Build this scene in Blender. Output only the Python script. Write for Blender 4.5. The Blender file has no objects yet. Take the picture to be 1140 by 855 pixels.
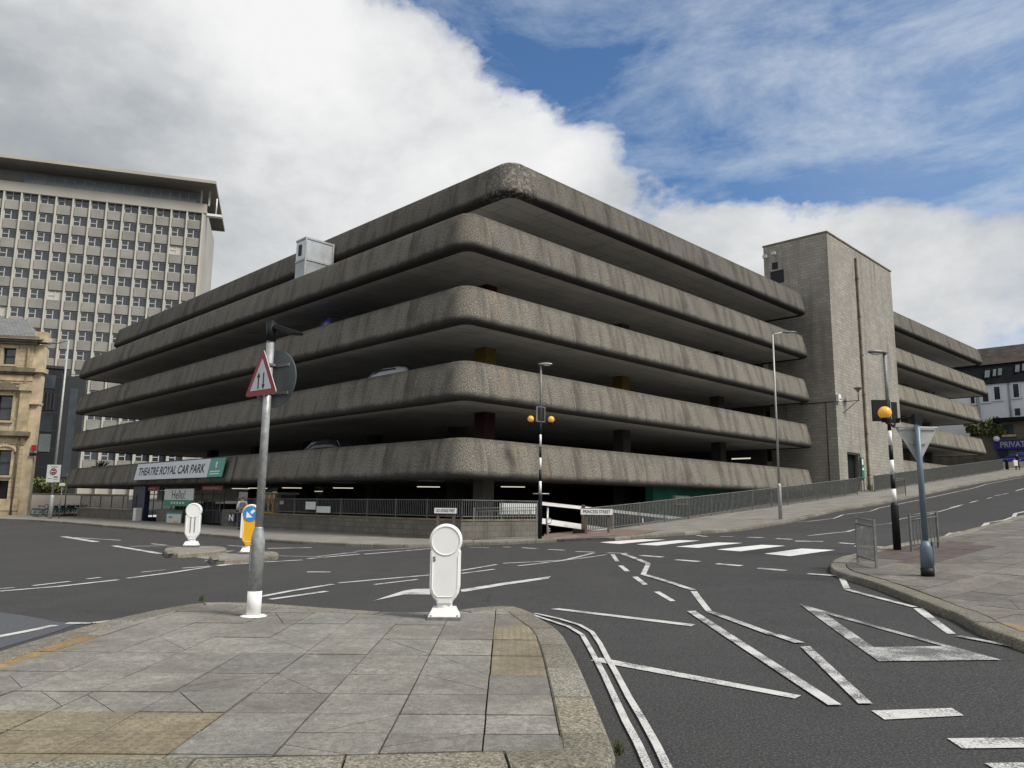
import bpy, bmesh, math, random
from mathutils import Vector, Matrix
from mathutils.geometry import delaunay_2d_cdt
random.seed(7)
R = math.radians
scn = bpy.context.scene
COL = scn.collection

# ------------------------------------------------------------------ camera
FPX, PITCH, ROLL, ZC = 848.8, 9.04, 0.704, 1.5
p_, r_ = R(PITCH), R(ROLL)
cF = Vector((0, math.cos(p_), math.sin(p_)))
R0 = Vector((1, 0, 0)); U0 = R0.cross(cF)
cR = R0*math.cos(r_) + U0*math.sin(r_)
cU = U0*math.cos(r_) - R0*math.sin(r_)
CAM = Vector((0, 0, ZC))
cd = bpy.data.cameras.new('camera'); cam = bpy.data.objects.new('camera', cd); COL.objects.link(cam)
m3 = Matrix((cR, cU, -cF)).transposed()
cam.matrix_world = Matrix.Translation(CAM) @ m3.to_4x4()
cd.sensor_width = 36; cd.lens = FPX/1140*36; cd.clip_end = 5000; cd.clip_start = 0.05
scn.camera = cam
def ray(x, y):
    return cF + cR*((x-570)/FPX) + cU*((427.5-y)/FPX)

# ------------------------------------------------------------------ site frame: t along the right face, s along the left face
b_ = R(44.95)
dT = Vector((math.sin(b_), math.cos(b_), 0)); dS = Vector((-dT.y, dT.x, 0))
O = 22.95*dS + 20.268*dT
ROTZ = math.atan2(dT.y, dT.x)
def W(t, s, z=0): return O + dT*t + dS*s + Vector((0, 0, z))
def TS(P):
    d = Vector((P[0], P[1], 0)) - O
    return d.dot(dT), d.dot(dS)
def sm(a, b, x):
    x = min(1, max(0, (x-a)/(b-a))); return x*x*(3-2*x)
def H(x, y):
    t, s = TS((x, y)); u = -s
    g = 0.5*sm(0, 5, u) + 0.55*sm(5, 14, u)
    w = 1 - sm(0, 13, t)*(0.95 - 0.45*sm(6, 15, u))
    tt = min(t, 130)
    a = .085*(tt-5) - .05 + g*w
    k = .14
    h = k*math.log1p(math.exp(a/k)) if a/k < 40 else a
    # level again well beyond the building and far from the site
    if t > 85: h = h*1.0
    return h*(1 - 0.0*t)
def at(px, py, dz=0.0):
    """point where the sight line through a picture position meets the ground (raised by dz)"""
    d = ray(px, py); k = 2.0
    while k < 400:
        P = CAM + d*k
        if P.z < H(P.x, P.y)+dz: break
        k += .25
    a, b = k-.25, k
    for _ in range(24):
        m = (a+b)/2; P = CAM + d*m
        if P.z < H(P.x, P.y)+dz: b = m
        else: a = m
    P = CAM + d*b
    return Vector((P.x, P.y, H(P.x, P.y)+dz))
def LP(px, py, v=0):      # on a plane parallel to the left face, v metres in front of it -> local t,s,z
    d = ray(px, py); k = (20.268-v)/d.dot(dT); P = CAM+d*k; t, s = TS(P); return Vector((t, s, P.z))
def RP(px, py, u=0):      # same for the right face
    d = ray(px, py); k = (22.95-u)/d.dot(dS); P = CAM+d*k; t, s = TS(P); return Vector((t, s, P.z))
def zat(px, py, Q):       # height of the sight line where it passes over/under ground point Q
    d = ray(px, py); k = math.hypot(Q[0], Q[1])/math.hypot(d.x, d.y); return CAM.z + d.z*k
def Yp(px, py, Y):        # on the plane y = Y
    d = ray(px, py); return CAM + d*(Y/d.y)

# ------------------------------------------------------------------ materials
def nm(name):
    m = bpy.data.materials.new(name); m.use_nodes = True
    nt = m.node_tree; b = nt.nodes['Principled BSDF']; return m, nt, b
def N(nt, typ, **k):
    n = nt.nodes.new(typ)
    for a, v in k.items():
        if a in n.inputs.keys() if isinstance(a, str) else False: n.inputs[a].default_value = v
        else: setattr(n, a, v)
    return n
def plain(name, col, rough=.6, metal=0, noise=.12, scale=8, bump=0.0, emit=None, es=1.0, spec=.5):
    m, nt, b = nm(name)
    b.inputs['Roughness'].default_value = rough; b.inputs['Metallic'].default_value = metal
    b.inputs['Specular IOR Level'].default_value = spec
    tc = N(nt, 'ShaderNodeTexCoord'); nz = N(nt, 'ShaderNodeTexNoise'); nz.inputs['Scale'].default_value = scale; nz.inputs['Detail'].default_value = 6
    nt.links.new(tc.outputs['Object'], nz.inputs['Vector'])
    cr = N(nt, 'ShaderNodeValToRGB')
    cr.color_ramp.elements[0].position = .3; cr.color_ramp.elements[1].position = .7
    cr.color_ramp.elements[0].color = [c*(1-noise) for c in col]+[1]; cr.color_ramp.elements[1].color = [min(1, c*(1+noise)) for c in col]+[1]
    nt.links.new(nz.outputs['Fac'], cr.inputs['Fac']); nt.links.new(cr.outputs['Color'], b.inputs['Base Color'])
    if bump:
        bp = N(nt, 'ShaderNodeBump'); bp.inputs['Strength'].default_value = bump; bp.inputs['Distance'].default_value = .02
        nt.links.new(nz.outputs['Fac'], bp.inputs['Height']); nt.links.new(bp.outputs['Normal'], b.inputs['Normal'])
    if emit:
        b.inputs['Emission Color'].default_value = list(emit)+[1]; b.inputs['Emission Strength'].default_value = es
    return m
def ramp(nt, src, stops):
    cr = N(nt, 'ShaderNodeValToRGB'); e = cr.color_ramp.elements
    while len(e) < len(stops): e.new(.5)
    for i, (p, c) in enumerate(stops):
        e[i].position = p; e[i].color = (list(c)+[1]) if not isinstance(c, (int, float)) else (c, c, c, 1)
    nt.links.new(src, cr.inputs['Fac']); return cr.outputs['Color']
def mix(nt, f, a, b, mode='MIX'):
    n = N(nt, 'ShaderNodeMix'); n.data_type = 'RGBA'; n.blend_type = mode
    for s, i in ((f, 0), (a, 6), (b, 7)):
        if hasattr(s, 'links') or hasattr(s, 'is_linked'): nt.links.new(s, n.inputs[i])
        elif isinstance(s, (int, float)): n.inputs[i].default_value = s
        else: n.inputs[i].default_value = list(s)+[1]
    return n.outputs[2]
def noise(nt, vec, scale, detail=6, rough=.55, dist=0):
    n = N(nt, 'ShaderNodeTexNoise'); n.inputs['Scale'].default_value = scale; n.inputs['Detail'].default_value = detail
    n.inputs['Roughness'].default_value = rough; n.inputs['Distortion'].default_value = dist
    if vec is not None: nt.links.new(vec, n.inputs['Vector'])
    return n.outputs['Fac']
def mapping(nt, vec, sc=(1, 1, 1), rot=(0, 0, 0), loc=(0, 0, 0)):
    n = N(nt, 'ShaderNodeMapping'); n.inputs['Scale'].default_value = sc; n.inputs['Rotation'].default_value = rot; n.inputs['Location'].default_value = loc
    nt.links.new(vec, n.inputs['Vector']); return n.outputs['Vector']
def math_(nt, op, a, b=None, clamp=False):
    n = N(nt, 'ShaderNodeMath'); n.operation = op; n.use_clamp = clamp
    for s, i in ((a, 0), (b, 1)):
        if s is None: continue
        if isinstance(s, (int, float)): n.inputs[i].default_value = s
        else: nt.links.new(s, n.inputs[i])
    return n.outputs[0]
def bump(nt, b, h, strength=.3, dist=.01):
    n = N(nt, 'ShaderNodeBump'); n.inputs['Strength'].default_value = strength; n.inputs['Distance'].default_value = dist
    nt.links.new(h, n.inputs['Height']); nt.links.new(n.outputs['Normal'], b.inputs['Normal'])

def asphalt_mat():
    m, nt, b = nm('asphalt'); tc = N(nt, 'ShaderNodeTexCoord').outputs['Object']
    big = noise(nt, tc, .12, 4); med = noise(nt, tc, 1.3, 6); fine = noise(nt, tc, 55, 3, .7)
    c = ramp(nt, big, [(.3, (.026, .027, .029)), (.7, (.038, .038, .040))])
    c = mix(nt, .55, c, ramp(nt, med, [(.3, (.022, .023, .025)), (.75, (.042, .042, .043))]))
    c = mix(nt, ramp(nt, fine, [(.50, 0.), (.70, .8)]), c, (.15, .145, .135))
    c = mix(nt, ramp(nt, noise(nt, tc, 24, 4, .8), [(.48, 0.), (.66, .45)]), c, (.085, .083, .080))
    c = mix(nt, ramp(nt, noise(nt, tc, 90, 2), [(.30, .7), (.42, 0.)]), c, (.018, .018, .019))
    # tyre-polished paler tracks and old oil stains
    st = noise(nt, mapping(nt, tc, (.35, .06, 1), (0, 0, R(28))), 1.2, 3)
    c = mix(nt, ramp(nt, st, [(.5, 0.), (.72, .35)]), c, (.068, .067, .065))
    c = mix(nt, ramp(nt, noise(nt, tc, .55, 3, .6, .4), [(.62, 0.), (.75, .45)]), c, (.026, .026, .028))
    # crack network
    v = N(nt, 'ShaderNodeTexVoronoi'); v.feature = 'DISTANCE_TO_EDGE'; v.inputs['Scale'].default_value = .22
    wv = N(nt, 'ShaderNodeVectorMath'); wv.operation = 'ADD'
    nz = N(nt, 'ShaderNodeTexNoise'); nz.inputs['Scale'].default_value = 1.1; nz.inputs['Detail'].default_value = 5; nt.links.new(tc, nz.inputs['Vector'])
    nt.links.new(tc, wv.inputs[0]); nt.links.new(nz.outputs['Color'], wv.inputs[1]); nt.links.new(wv.outputs[0], v.inputs['Vector'])
    cm = ramp(nt, v.outputs['Distance'], [(.0, .7), (.0028, 0.)])
    cm = mix(nt, ramp(nt, noise(nt, tc, .3, 2), [(.45, 0.), (.6, 1.)]), (0, 0, 0), cm)
    c = mix(nt, cm, c, (.015, .015, .016))
    nt.links.new(c, b.inputs['Base Color']); b.inputs['Roughness'].default_value = .93; b.inputs['Specular IOR Level'].default_value = .3
    bump(nt, b, fine, .5, .012); return m
def paint_mat(name='road_paint', wear=.5, col=(.62, .62, .60)):
    m, nt, b = nm(name); tc = N(nt, 'ShaderNodeTexCoord').outputs['Object']
    f = noise(nt, tc, 60, 4, .75); g = noise(nt, tc, 2.2, 5)
    s = math_(nt, 'ADD', f, math_(nt, 'MULTIPLY', g, .7))
    k = ramp(nt, s, [(.52+wear*.22, 0.), (.60+wear*.22, 1.)])
    c = mix(nt, k, (.10, .10, .10), mix(nt, ramp(nt, noise(nt, tc, 7, 4), [(.3, 0.), (.7, .5)]), col, [v*.72 for v in col]))
    nt.links.new(c, b.inputs['Base Color']); b.inputs['Roughness'].default_value = .8
    bump(nt, b, f, .3, .004); return m
def slab_mat(name, c0, c1, blister=False, aggr=False, use_attr=True, wet=0):
    m, nt, b = nm(name); tc = N(nt, 'ShaderNodeTexCoord').outputs['Object']
    big = noise(nt, tc, .9, 5, .6, .3); fine = noise(nt, tc, 70, 4, .75)
    c = ramp(nt, big, [(.3, c0), (.7, c1)])
    c = mix(nt, ramp(nt, noise(nt, tc, 3.5, 8, .7), [(.42, 0.), (.66, .6)]), c, [v*.52 for v in c0])
    c = mix(nt, ramp(nt, noise(nt, tc, 19, 5, .75), [(.46, 0.), (.60, .6)]), c, [v*.5 for v in c0])
    c = mix(nt, ramp(nt, noise(nt, tc, 1.1, 6, .7, .5), [(.48, 0.), (.66, .5)]), c, [v*.45 for v in c0])
    c = mix(nt, ramp(nt, noise(nt, tc, 5.0, 5, .7, 1.0), [(.60, 0.), (.72, .5)]), c, [min(1, v*1.45) for v in c1])
    c = mix(nt, ramp(nt, fine, [(.38, .7), (.5, 0.)]), c, [v*.4 for v in c0])
    c = mix(nt, ramp(nt, noise(nt, tc, 120, 2), [(.6, 0.), (.72, .3)]), c, [min(1, v*1.7) for v in c1])
    # chewing-gum spots
    v = N(nt, 'ShaderNodeTexVoronoi'); v.inputs['Scale'].default_value = 3.1; nt.links.new(tc, v.inputs['Vector'])
    c = mix(nt, ramp(nt, v.outputs['Distance'], [(.045, .55), (.06, 0.)]), c, (.05, .05, .05))
    if aggr:
        v2 = N(nt, 'ShaderNodeTexVoronoi'); v2.inputs['Scale'].default_value = 75; nt.links.new(tc, v2.inputs['Vector'])
        sp = N(nt, 'ShaderNodeSeparateColor'); nt.links.new(v2.outputs['Color'], sp.inputs[0])
        c = mix(nt, .75, c, ramp(nt, sp.outputs[0], [(0., [q*.30 for q in c0]), (.4, c0), (.75, c1), (1., [min(1, q*1.5) for q in c1])]))
        c = mix(nt, ramp(nt, noise(nt, tc, 1.7, 5), [(.45, 0.), (.7, .5)]), c, (.10, .088, .066))
    if use_attr:
        at_ = N(nt, 'ShaderNodeAttribute'); at_.attribute_name = 'tone'
        c = mix(nt, 1.0, c, at_.outputs['Color'], 'MULTIPLY')
    if blister:
        vb = N(nt, 'ShaderNodeTexVoronoi'); vb.inputs['Scale'].default_value = 1/.067; vb.inputs['Randomness'].default_value = 0.0; nt.links.new(tc, vb.inputs['Vector'])
        dots = ramp(nt, vb.outputs['Distance'], [(.14, 1.), (.3, 0.)])
        c = mix(nt, math_(nt, 'MULTIPLY', dots, .85), c, [q*.5 for q in c0])
        bump(nt, b, dots, .8, .006)
    else: bump(nt, b, fine, .45, .006)
    nt.links.new(c, b.inputs['Base Color']); b.inputs['Roughness'].default_value = .88
    return m
def paving_mat(name, c0, c1, bw=.9, bh=.6, rot=0, mortar=.012, dark=.35):
    m, nt, b = nm(name); tc = N(nt, 'ShaderNodeTexCoord').outputs['Object']
    br = N(nt, 'ShaderNodeTexBrick'); nt.links.new(mapping(nt, tc, rot=(0, 0, rot)), br.inputs['Vector'])
    br.inputs['Scale'].default_value = 1; br.inputs['Brick Width'].default_value = bw; br.inputs['Row Height'].default_value = bh
    br.inputs['Mortar Size'].default_value = mortar; br.inputs['Mortar Smooth'].default_value = .2
    br.inputs['Color1'].default_value = list(c0)+[1]; br.inputs['Color2'].default_value = list(c1)+[1]; br.inputs['Mortar'].default_value = [v*dark for v in c0]+[1]
    c = mix(nt, ramp(nt, noise(nt, tc, 1.1, 6, .6), [(.35, 0.), (.75, .5)]), br.outputs['Color'], [v*.6 for v in c0])
    c = mix(nt, ramp(nt, noise(nt, tc, 45, 3, .7), [(.35, .4), (.5, 0.)]), c, [v*.45 for v in c0])
    nt.links.new(c, b.inputs['Base Color']); b.inputs['Roughness'].default_value = .9
    bump(nt, b, br.outputs['Fac'], -.4, .01); return m
def fascia_mat():
    """exposed-aggregate concrete; UV is metres along / metres down from the coping"""
    m, nt, b = nm('aggregate_concrete'); uv = N(nt, 'ShaderNodeTexCoord').outputs['UV']; ob = N(nt, 'ShaderNodeTexCoord').outputs['Object']
    c = ramp(nt, noise(nt, uv, .35, 5, .6), [(.3, (.160, .150, .130)), (.7, (.225, .210, .182))])
    gr = noise(nt, mapping(nt, uv, (25, 15, 1)), 1.0, 2, .9)
    c = mix(nt, ramp(nt, gr, [(.40, .9), (.50, 0.)]), c, (.05, .046, .04))
    c = mix(nt, ramp(nt, gr, [(.53, 0.), (.64, .85)]), c, (.36, .33, .275))
    # run-off streaks
    st = noise(nt, mapping(nt, uv, (1.1, .28, 1)), 1.0, 6, .65, .25)
    c = mix(nt, ramp(nt, st, [(.47, 0.), (.66, .68)]), c, (.052, .048, .042))
    st2 = noise(nt, mapping(nt, uv, (5, .5, 1), loc=(9, 3, 0)), 1.0, 5, .7)
    c = mix(nt, ramp(nt, st2, [(.56, 0.), (.72, .5)]), c, (.27, .25, .21))
    # joints every 2.4 m: dirt one side, lime the other
    sx = N(nt, 'ShaderNodeSeparateXYZ'); nt.links.new(uv, sx.inputs[0])
    wob = math_(nt, 'MULTIPLY', math_(nt, 'SUBTRACT', noise(nt, mapping(nt, uv, (.5, 2, 1)), 1.0, 3), .5), .15)
    fr = math_(nt, 'FRACT', math_(nt, 'DIVIDE', math_(nt, 'ADD', sx.outputs[0], wob), 1.85))
    j1 = ramp(nt, fr, [(.0, .6), (.08, .3), (.2, 0.), (.97, 0.), (.995, .6)])
    c = mix(nt, mix(nt, ramp(nt, noise(nt, uv, .55, 2), [(.40, .05), (.6, 1.)]), (0, 0, 0), j1), c, (.065, .060, .054))
    j2 = ramp(nt, fr, [(.93, 0.), (.955, .7), (.98, 0.)])
    c = mix(nt, mix(nt, ramp(nt, noise(nt, mapping(nt, uv, (.25, .25, 1), loc=(4, 4, 0)), 1.0, 2), [(.4, 0.), (.6, 1.)]), (0, 0, 0), j2), c, (.24, .22, .19))
    # algae and grime on the coping and drip roll, plus shade painted on the roll
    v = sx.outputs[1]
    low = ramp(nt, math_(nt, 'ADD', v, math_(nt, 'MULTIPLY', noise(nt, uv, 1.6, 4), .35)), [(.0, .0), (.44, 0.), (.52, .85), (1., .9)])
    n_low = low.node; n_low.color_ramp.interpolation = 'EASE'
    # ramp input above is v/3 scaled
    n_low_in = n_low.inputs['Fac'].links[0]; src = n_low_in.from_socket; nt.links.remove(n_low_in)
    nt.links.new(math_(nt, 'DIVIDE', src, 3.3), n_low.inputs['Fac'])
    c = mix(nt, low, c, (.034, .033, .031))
    top = ramp(nt, math_(nt, 'ADD', v, math_(nt, 'MULTIPLY', noise(nt, uv, 2.5, 4, .7), .45)), [(.18, .75), (.48, 0.)])
    c = mix(nt, top, c, (.050, .047, .040))
    c = mix(nt, ramp(nt, noise(nt, mapping(nt, ob, (1, 1, .3)), .35, 5, .7), [(.66, 0.), (.80, .6)]), c, (.15, .11, .045))
    def spot(x, y, z, r, sc=(1, 1, 1)):
        d = N(nt, 'ShaderNodeVectorMath'); d.operation = 'SUBTRACT'; nt.links.new(ob, d.inputs[0]); d.inputs[1].default_value = (x, y, z)
        q = N(nt, 'ShaderNodeVectorMath'); q.operation = 'MULTIPLY'; nt.links.new(d.outputs[0], q.inputs[0]); q.inputs[1].default_value = sc
        l = N(nt, 'ShaderNodeVectorMath'); l.operation = 'LENGTH'; nt.links.new(q.outputs[0], l.inputs[0])
        return ramp(nt, math_(nt, 'DIVIDE', l.outputs['Value'], r), [(.3, 1.), (1., 0.)])
    patch = ramp(nt, noise(nt, ob, 5.5, 6, .75), [(.50, 0.), (.58, .9)])
    c = mix(nt, math_(nt, 'MULTIPLY', spot(2.7, .1, 16.3, 2.0), patch), c, (.40, .37, .31))
    for (x, y, z) in ((1.6, 0, 10.2), (.2, .8, 10.2), (2.1, 0, 7.0), (1.0, 0, 13.3), (.2, .5, 13.2), (3.0, 0, 3.9)):
        st_ = noise(nt, mapping(nt, ob, (9, 9, 1.2)), 1.0, 5, .7)
        c = mix(nt, math_(nt, 'MULTIPLY', spot(x, y, z, .75, (1, 1, .55)), ramp(nt, st_, [(.50, 0.), (.64, .6)])), c, (.30, .215, .11))
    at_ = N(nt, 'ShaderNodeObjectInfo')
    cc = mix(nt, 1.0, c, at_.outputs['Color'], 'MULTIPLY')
    nt.links.new(cc, b.inputs['Base Color']); b.inputs['Roughness'].default_value = .95; b.inputs['Specular IOR Level'].default_value = .2
    bump(nt, b, gr, .6, .03); return m
def soffit_mat():
    m, nt, b = nm('soffit_concrete'); tc = N(nt, 'ShaderNodeTexCoord').outputs['Object']
    c = ramp(nt, noise(nt, tc, .25, 5), [(.3, (.42, .41, .39)), (.7, (.52, .51, .48))])
    v = N(nt, 'ShaderNodeTexBrick'); v.inputs['Scale'].default_value = 1; v.inputs['Brick Width'].default_value = 3.6; v.inputs['Row Height'].default_value = 1.2; v.inputs['Mortar Size'].default_value = .03
    v.inputs['Color1'].default_value = (1, 1, 1, 1); v.inputs['Color2'].default_value = (.86, .86, .86, 1); v.inputs['Mortar'].default_value = (.55, .55, .55, 1)
    nt.links.new(tc, v.inputs['Vector']); c = mix(nt, 1.0, c, v.outputs['Color'], 'MULTIPLY')
    c = mix(nt, ramp(nt, noise(nt, tc, .8, 4, .7), [(.55, 0.), (.7, .5)]), c, (.22, .21, .19))
    nt.links.new(c, b.inputs['Base Color']); b.inputs['Roughness'].default_value = .95; return m
def block_mat(name, c0, c1, bw=.45, bh=.225, mort=.012, mc=.55, stain=True, ax='ts'):
    """coursed block; coordinates folded so both faces of a corner get horizontal courses"""
    m, nt, b = nm(name); tc = N(nt, 'ShaderNodeTexCoord').outputs['Object']
    sx = N(nt, 'ShaderNodeSeparateXYZ'); nt.links.new(tc, sx.inputs[0])
    cx = N(nt, 'ShaderNodeCombineXYZ'); nt.links.new(math_(nt, 'ADD', sx.outputs[0], sx.outputs[1]), cx.inputs[0]); nt.links.new(sx.outputs[2], cx.inputs[1])
    br = N(nt, 'ShaderNodeTexBrick'); nt.links.new(cx.outputs[0], br.inputs['Vector']); br.inputs['Scale'].default_value = 1
    br.inputs['Brick Width'].default_value = bw; br.inputs['Row Height'].default_value = bh; br.inputs['Mortar Size'].default_value = mort; br.inputs['Bias'].default_value = -.1
    br.inputs['Color1'].default_value = list(c0)+[1]; br.inputs['Color2'].default_value = list(c1)+[1]; br.inputs['Mortar'].default_value = [v*mc for v in c0]+[1]
    c = mix(nt, ramp(nt, noise(nt, tc, .5, 6, .65), [(.35, 0.), (.7, .45)]), br.outputs['Color'], [v*.65 for v in c0])
    if stain:
        st = noise(nt, mapping(nt, tc, (1.3, 1.3, .12)), 1.0, 5, .6)
        c = mix(nt, ramp(nt, st, [(.50, 0.), (.70, .6)]), c, [v*.42 for v in c0])
    c = mix(nt, ramp(nt, noise(nt, tc, 14, 3, .7), [(.4, .35), (.5, 0.)]), c, [v*.6 for v in c0])
    nt.links.new(c, b.inputs['Base Color']); b.inputs['Roughness'].default_value = .93
    bump(nt, b, br.outputs['Fac'], -.5, .02); return m
M = {}
M['asphalt'] = asphalt_mat()
M['paint'] = paint_mat('road_paint', .98, (.56, .56, .545)); M['paint_worn'] = paint_mat('worn_road_paint', 1.42, (.50, .50, .49)); M['paint_new'] = paint_mat('bright_road_paint', .0, (.70, .70, .69))
M['patch'] = plain('asphalt_patch', (.07, .074, .083), .9, noise=.25, scale=30, bump=.3)
M['slab'] = slab_mat('paving_slab', (.215, .205, .182), (.30, .288, .258))
M['slab_r'] = slab_mat('paving_slab_sooty', (.150, .139, .120), (.225, .209, .184))
M['red_slab'] = slab_mat('red_paving', (.115, .085, .075), (.155, .118, .105), blister=True)
M['red_far'] = paving_mat('red_far_paving', (.20, .13, .115), (.25, .17, .15), .4, .4, -ROTZ)
M['tact'] = slab_mat('buff_blister_paving', (.225, .190, .125), (.30, .26, .175), blister=True)
M['tact2'] = slab_mat('buff_blister_paving_bright', (.27, .19, .085), (.34, .25, .12), blister=True)
M['bed'] = plain('paving_bed', (.045, .042, .036), .95, noise=.3, scale=20)
M['kerb'] = slab_mat('granite_kerb', (.175, .165, .14), (.26, .245, .21), aggr=True)
M['pave_far'] = paving_mat('far_paving', (.21, .20, .18), (.27, .26, .235), .9, .6, -ROTZ)
M['fascia'] = fascia_mat(); M['soffit'] = soffit_mat()
M['block'] = block_mat('stair_tower_block', (.30, .283, .25), (.40, .375, .33))
M['wallblock'] = block_mat('retaining_block', (.145, .132, .11), (.20, .183, .155), .45, .225)
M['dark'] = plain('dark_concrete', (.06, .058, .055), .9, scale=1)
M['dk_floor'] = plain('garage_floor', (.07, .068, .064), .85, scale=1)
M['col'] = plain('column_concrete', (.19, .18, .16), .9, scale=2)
M['yellow'] = plain('yellow_column_paint', (.17, .12, .01), .7, scale=3)
M['red_c'] = plain('dark_red_column_paint', (.035, .004, .005), .7, scale=3)
M['navy'] = plain('navy_paint', (.012, .022, .06), .5, scale=3)
M['green'] = plain('green_wall_paint', (.012, .15, .10), .8, scale=1.5, noise=.3)
M['galv'] = plain('galvanised_steel', (.36, .375, .38), .45, .35, noise=.25, scale=14)
M['galv_d'] = plain('weathered_steel', (.19, .195, .195), .55, .3, noise=.25, scale=10)
M['rail'] = plain('dull_grey_railing', (.13, .135, .13), .6, .2, noise=.25, scale=6)
M['bluegrey'] = plain('blue_grey_paint', (.115, .16, .21), .45, .1, noise=.12, scale=6)
M['signback'] = plain('grey_sign_back', (.40, .41, .40), .5, .2, scale=5)
M['signback_d'] = plain('dark_grey_sign_back', (.105, .125, .13), .5, .3, scale=5)
M['black'] = plain('black_paint', (.008, .009, .011), .55, scale=4, spec=.3)
M['white'] = plain('white_paint', (.78, .78, .77), .5, noise=.05, scale=6)
M['whitep'] = plain('white_plastic', (.80, .81, .80), .38, noise=.035, scale=5)
M['yellowp'] = plain('yellow_plastic', (.80, .42, .01), .4, noise=.05, scale=5)
M['amber'] = plain('amber_globe', (.85, .42, .05), .25, noise=.05, scale=5, emit=(1, .45, .06), es=.12)
M['red'] = plain('sign_red', (.30, .008, .018), .4, noise=.06)
M['blue'] = plain('sign_blue', (.02, .24, .62), .4, noise=.05)
M['signgreen'] = plain('sign_green', (.015, .21, .14), .5, noise=.08)
M['teal'] = plain('sign_teal', (.07, .32, .26), .5, noise=.08)
M['banner'] = plain('banner_white', (.66, .70, .74), .6, noise=.03)
M['board'] = plain('board_white', (.58, .61, .60), .6, noise=.08, scale=3)
M['ink'] = plain('black_ink', (.015, .016, .018), .6)
M['glass'] = plain('dark_window_glass', (.035, .045, .055), .12, noise=.35, scale=.6, spec=.9)
M['glass_b'] = plain('blue_window_glass', (.20, .24, .27), .15, noise=.35, scale=.3, spec=.9)
M['tube'] = plain('fluorescent_tube', (.8, .8, .75), .4, emit=(1., .93, .75), es=.5)
M['ofc'] = plain('office_concrete', (.42, .40, .35), .9, noise=.10, scale=.12)
M['frame_grey'] = plain('window_frame_grey', (.50, .50, .48), .6, noise=.15, scale=2)
M['rib'] = plain('office_rib', (.52, .50, .44), .8, noise=.08, scale=.3)
M['ofp'] = plain('office_spandrel', (.28, .275, .25), .9, noise=.22, scale=.25)
M['ofs'] = plain('office_soffit', (.26, .24, .20), .9, noise=.1, scale=.2)
M['ofd'] = plain('office_dark_recess', (.03, .03, .03), .9)
M['blind'] = plain('window_blind', (.50, .49, .44), .8)
M['limestone'] = block_mat('pale_limestone', (.48, .395, .26), (.58, .49, .34), .9, .42, .02, .45)
M['stonetrim'] = plain('stone_trim', (.42, .34, .22), .85, noise=.3, scale=1.6)
M['palestone'] = plain('pale_stone_trim', (.52, .43, .29), .85, noise=.25, scale=1.2)
M['stonedark'] = plain('sooty_stone_trim', (.17, .14, .10), .9, noise=.4, scale=1.6)
M['slate'] = paving_mat('slate_roof', (.15, .155, .16), (.22, .225, .225), .35, .3, 0, .02, .5)
M['slate_r'] = plain('dark_slate', (.012, .013, .015), .95, noise=.3, scale=2, spec=.1)
M['brownroof'] = plain('brown_slate_roof', (.055, .048, .042), .95, noise=.35, scale=1.2, spec=.1)
M['blackclad'] = plain('black_cladding', (.016, .018, .022), .4, noise=.2, scale=.5)
M['greyclad'] = plain('grey_cladding', (.028, .031, .035), .5, noise=.15, scale=.5)
M['greenglass'] = plain('grey_green_glass', (.11, .14, .14), .2, noise=.25, scale=.5)
M['render'] = plain('cream_render', (.50, .47, .42), .85, noise=.08, scale=.6)
M['wrender'] = plain('white_render', (.74, .78, .84), .85, noise=.05, scale=.8)
M['buffstone'] = block_mat('grey_buff_stone', (.135, .12, .10), (.175, .155, .13), .6, .3, .01, .8)
M['purple'] = plain('shop_purple', (.022, .018, .20), .5, noise=.1)
M['shutter'] = plain('grey_blue_shutter', (.10, .12, .16), .5, noise=.1, scale=2)
M['leaf'] = plain('bush_leaf', (.07, .105, .025), .7, noise=.45, scale=1.5)
M['leaf2'] = plain('pale_bush_leaf', (.17, .17, .055), .7, noise=.4, scale=2.0)
M['weed'] = plain('weed_leaf', (.07, .085, .03), .8, noise=.4, scale=20)
M['bark'] = plain('bark', (.08, .06, .04), .9)
M['carwhite'] = plain('car_white_paint', (.55, .58, .60), .25, noise=.03); M['carblue'] = plain('car_blue_paint', (.03, .035, .19), .22, noise=.05)
M['cardark'] = plain('car_dark_paint', (.02, .02, .025), .25); M['cargrey'] = plain('car_silver_paint', (.28, .29, .30), .3, .4)
M['tyre'] = plain('tyre_rubber', (.012, .012, .012), .85); M['taillight'] = plain('tail_light', (.35, .01, .01), .3)
M['skin'] = plain('skin', (.42, .25, .18), .6); M['hair'] = plain('dark_hair', (.02, .014, .01), .7)
M['denim'] = plain('navy_cloth', (.012, .018, .045), .85, scale=20); M['whitecloth'] = plain('white_cloth', (.62, .62, .60), .85, scale=20)
M['blackcloth'] = plain('black_cloth', (.012, .012, .014), .85); M['greycloth'] = plain('grey_cloth', (.17, .17, .16), .85)
M['wood'] = plain('weathered_wood', (.10, .085, .065), .85, noise=.3, scale=6)
M['tealbike'] = plain('teal_bike_paint', (.02, .09, .10), .5)
M['ac'] = plain('ac_case', (.62, .60, .55), .5)
M['ductm'] = plain('duct_galvanised', (.55, .58, .60), .35, .55, noise=.15, scale=1.6)
M['duct_d'] = plain('duct_dull', (.36, .40, .42), .4, .5, noise=.2, scale=1.2)

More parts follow.
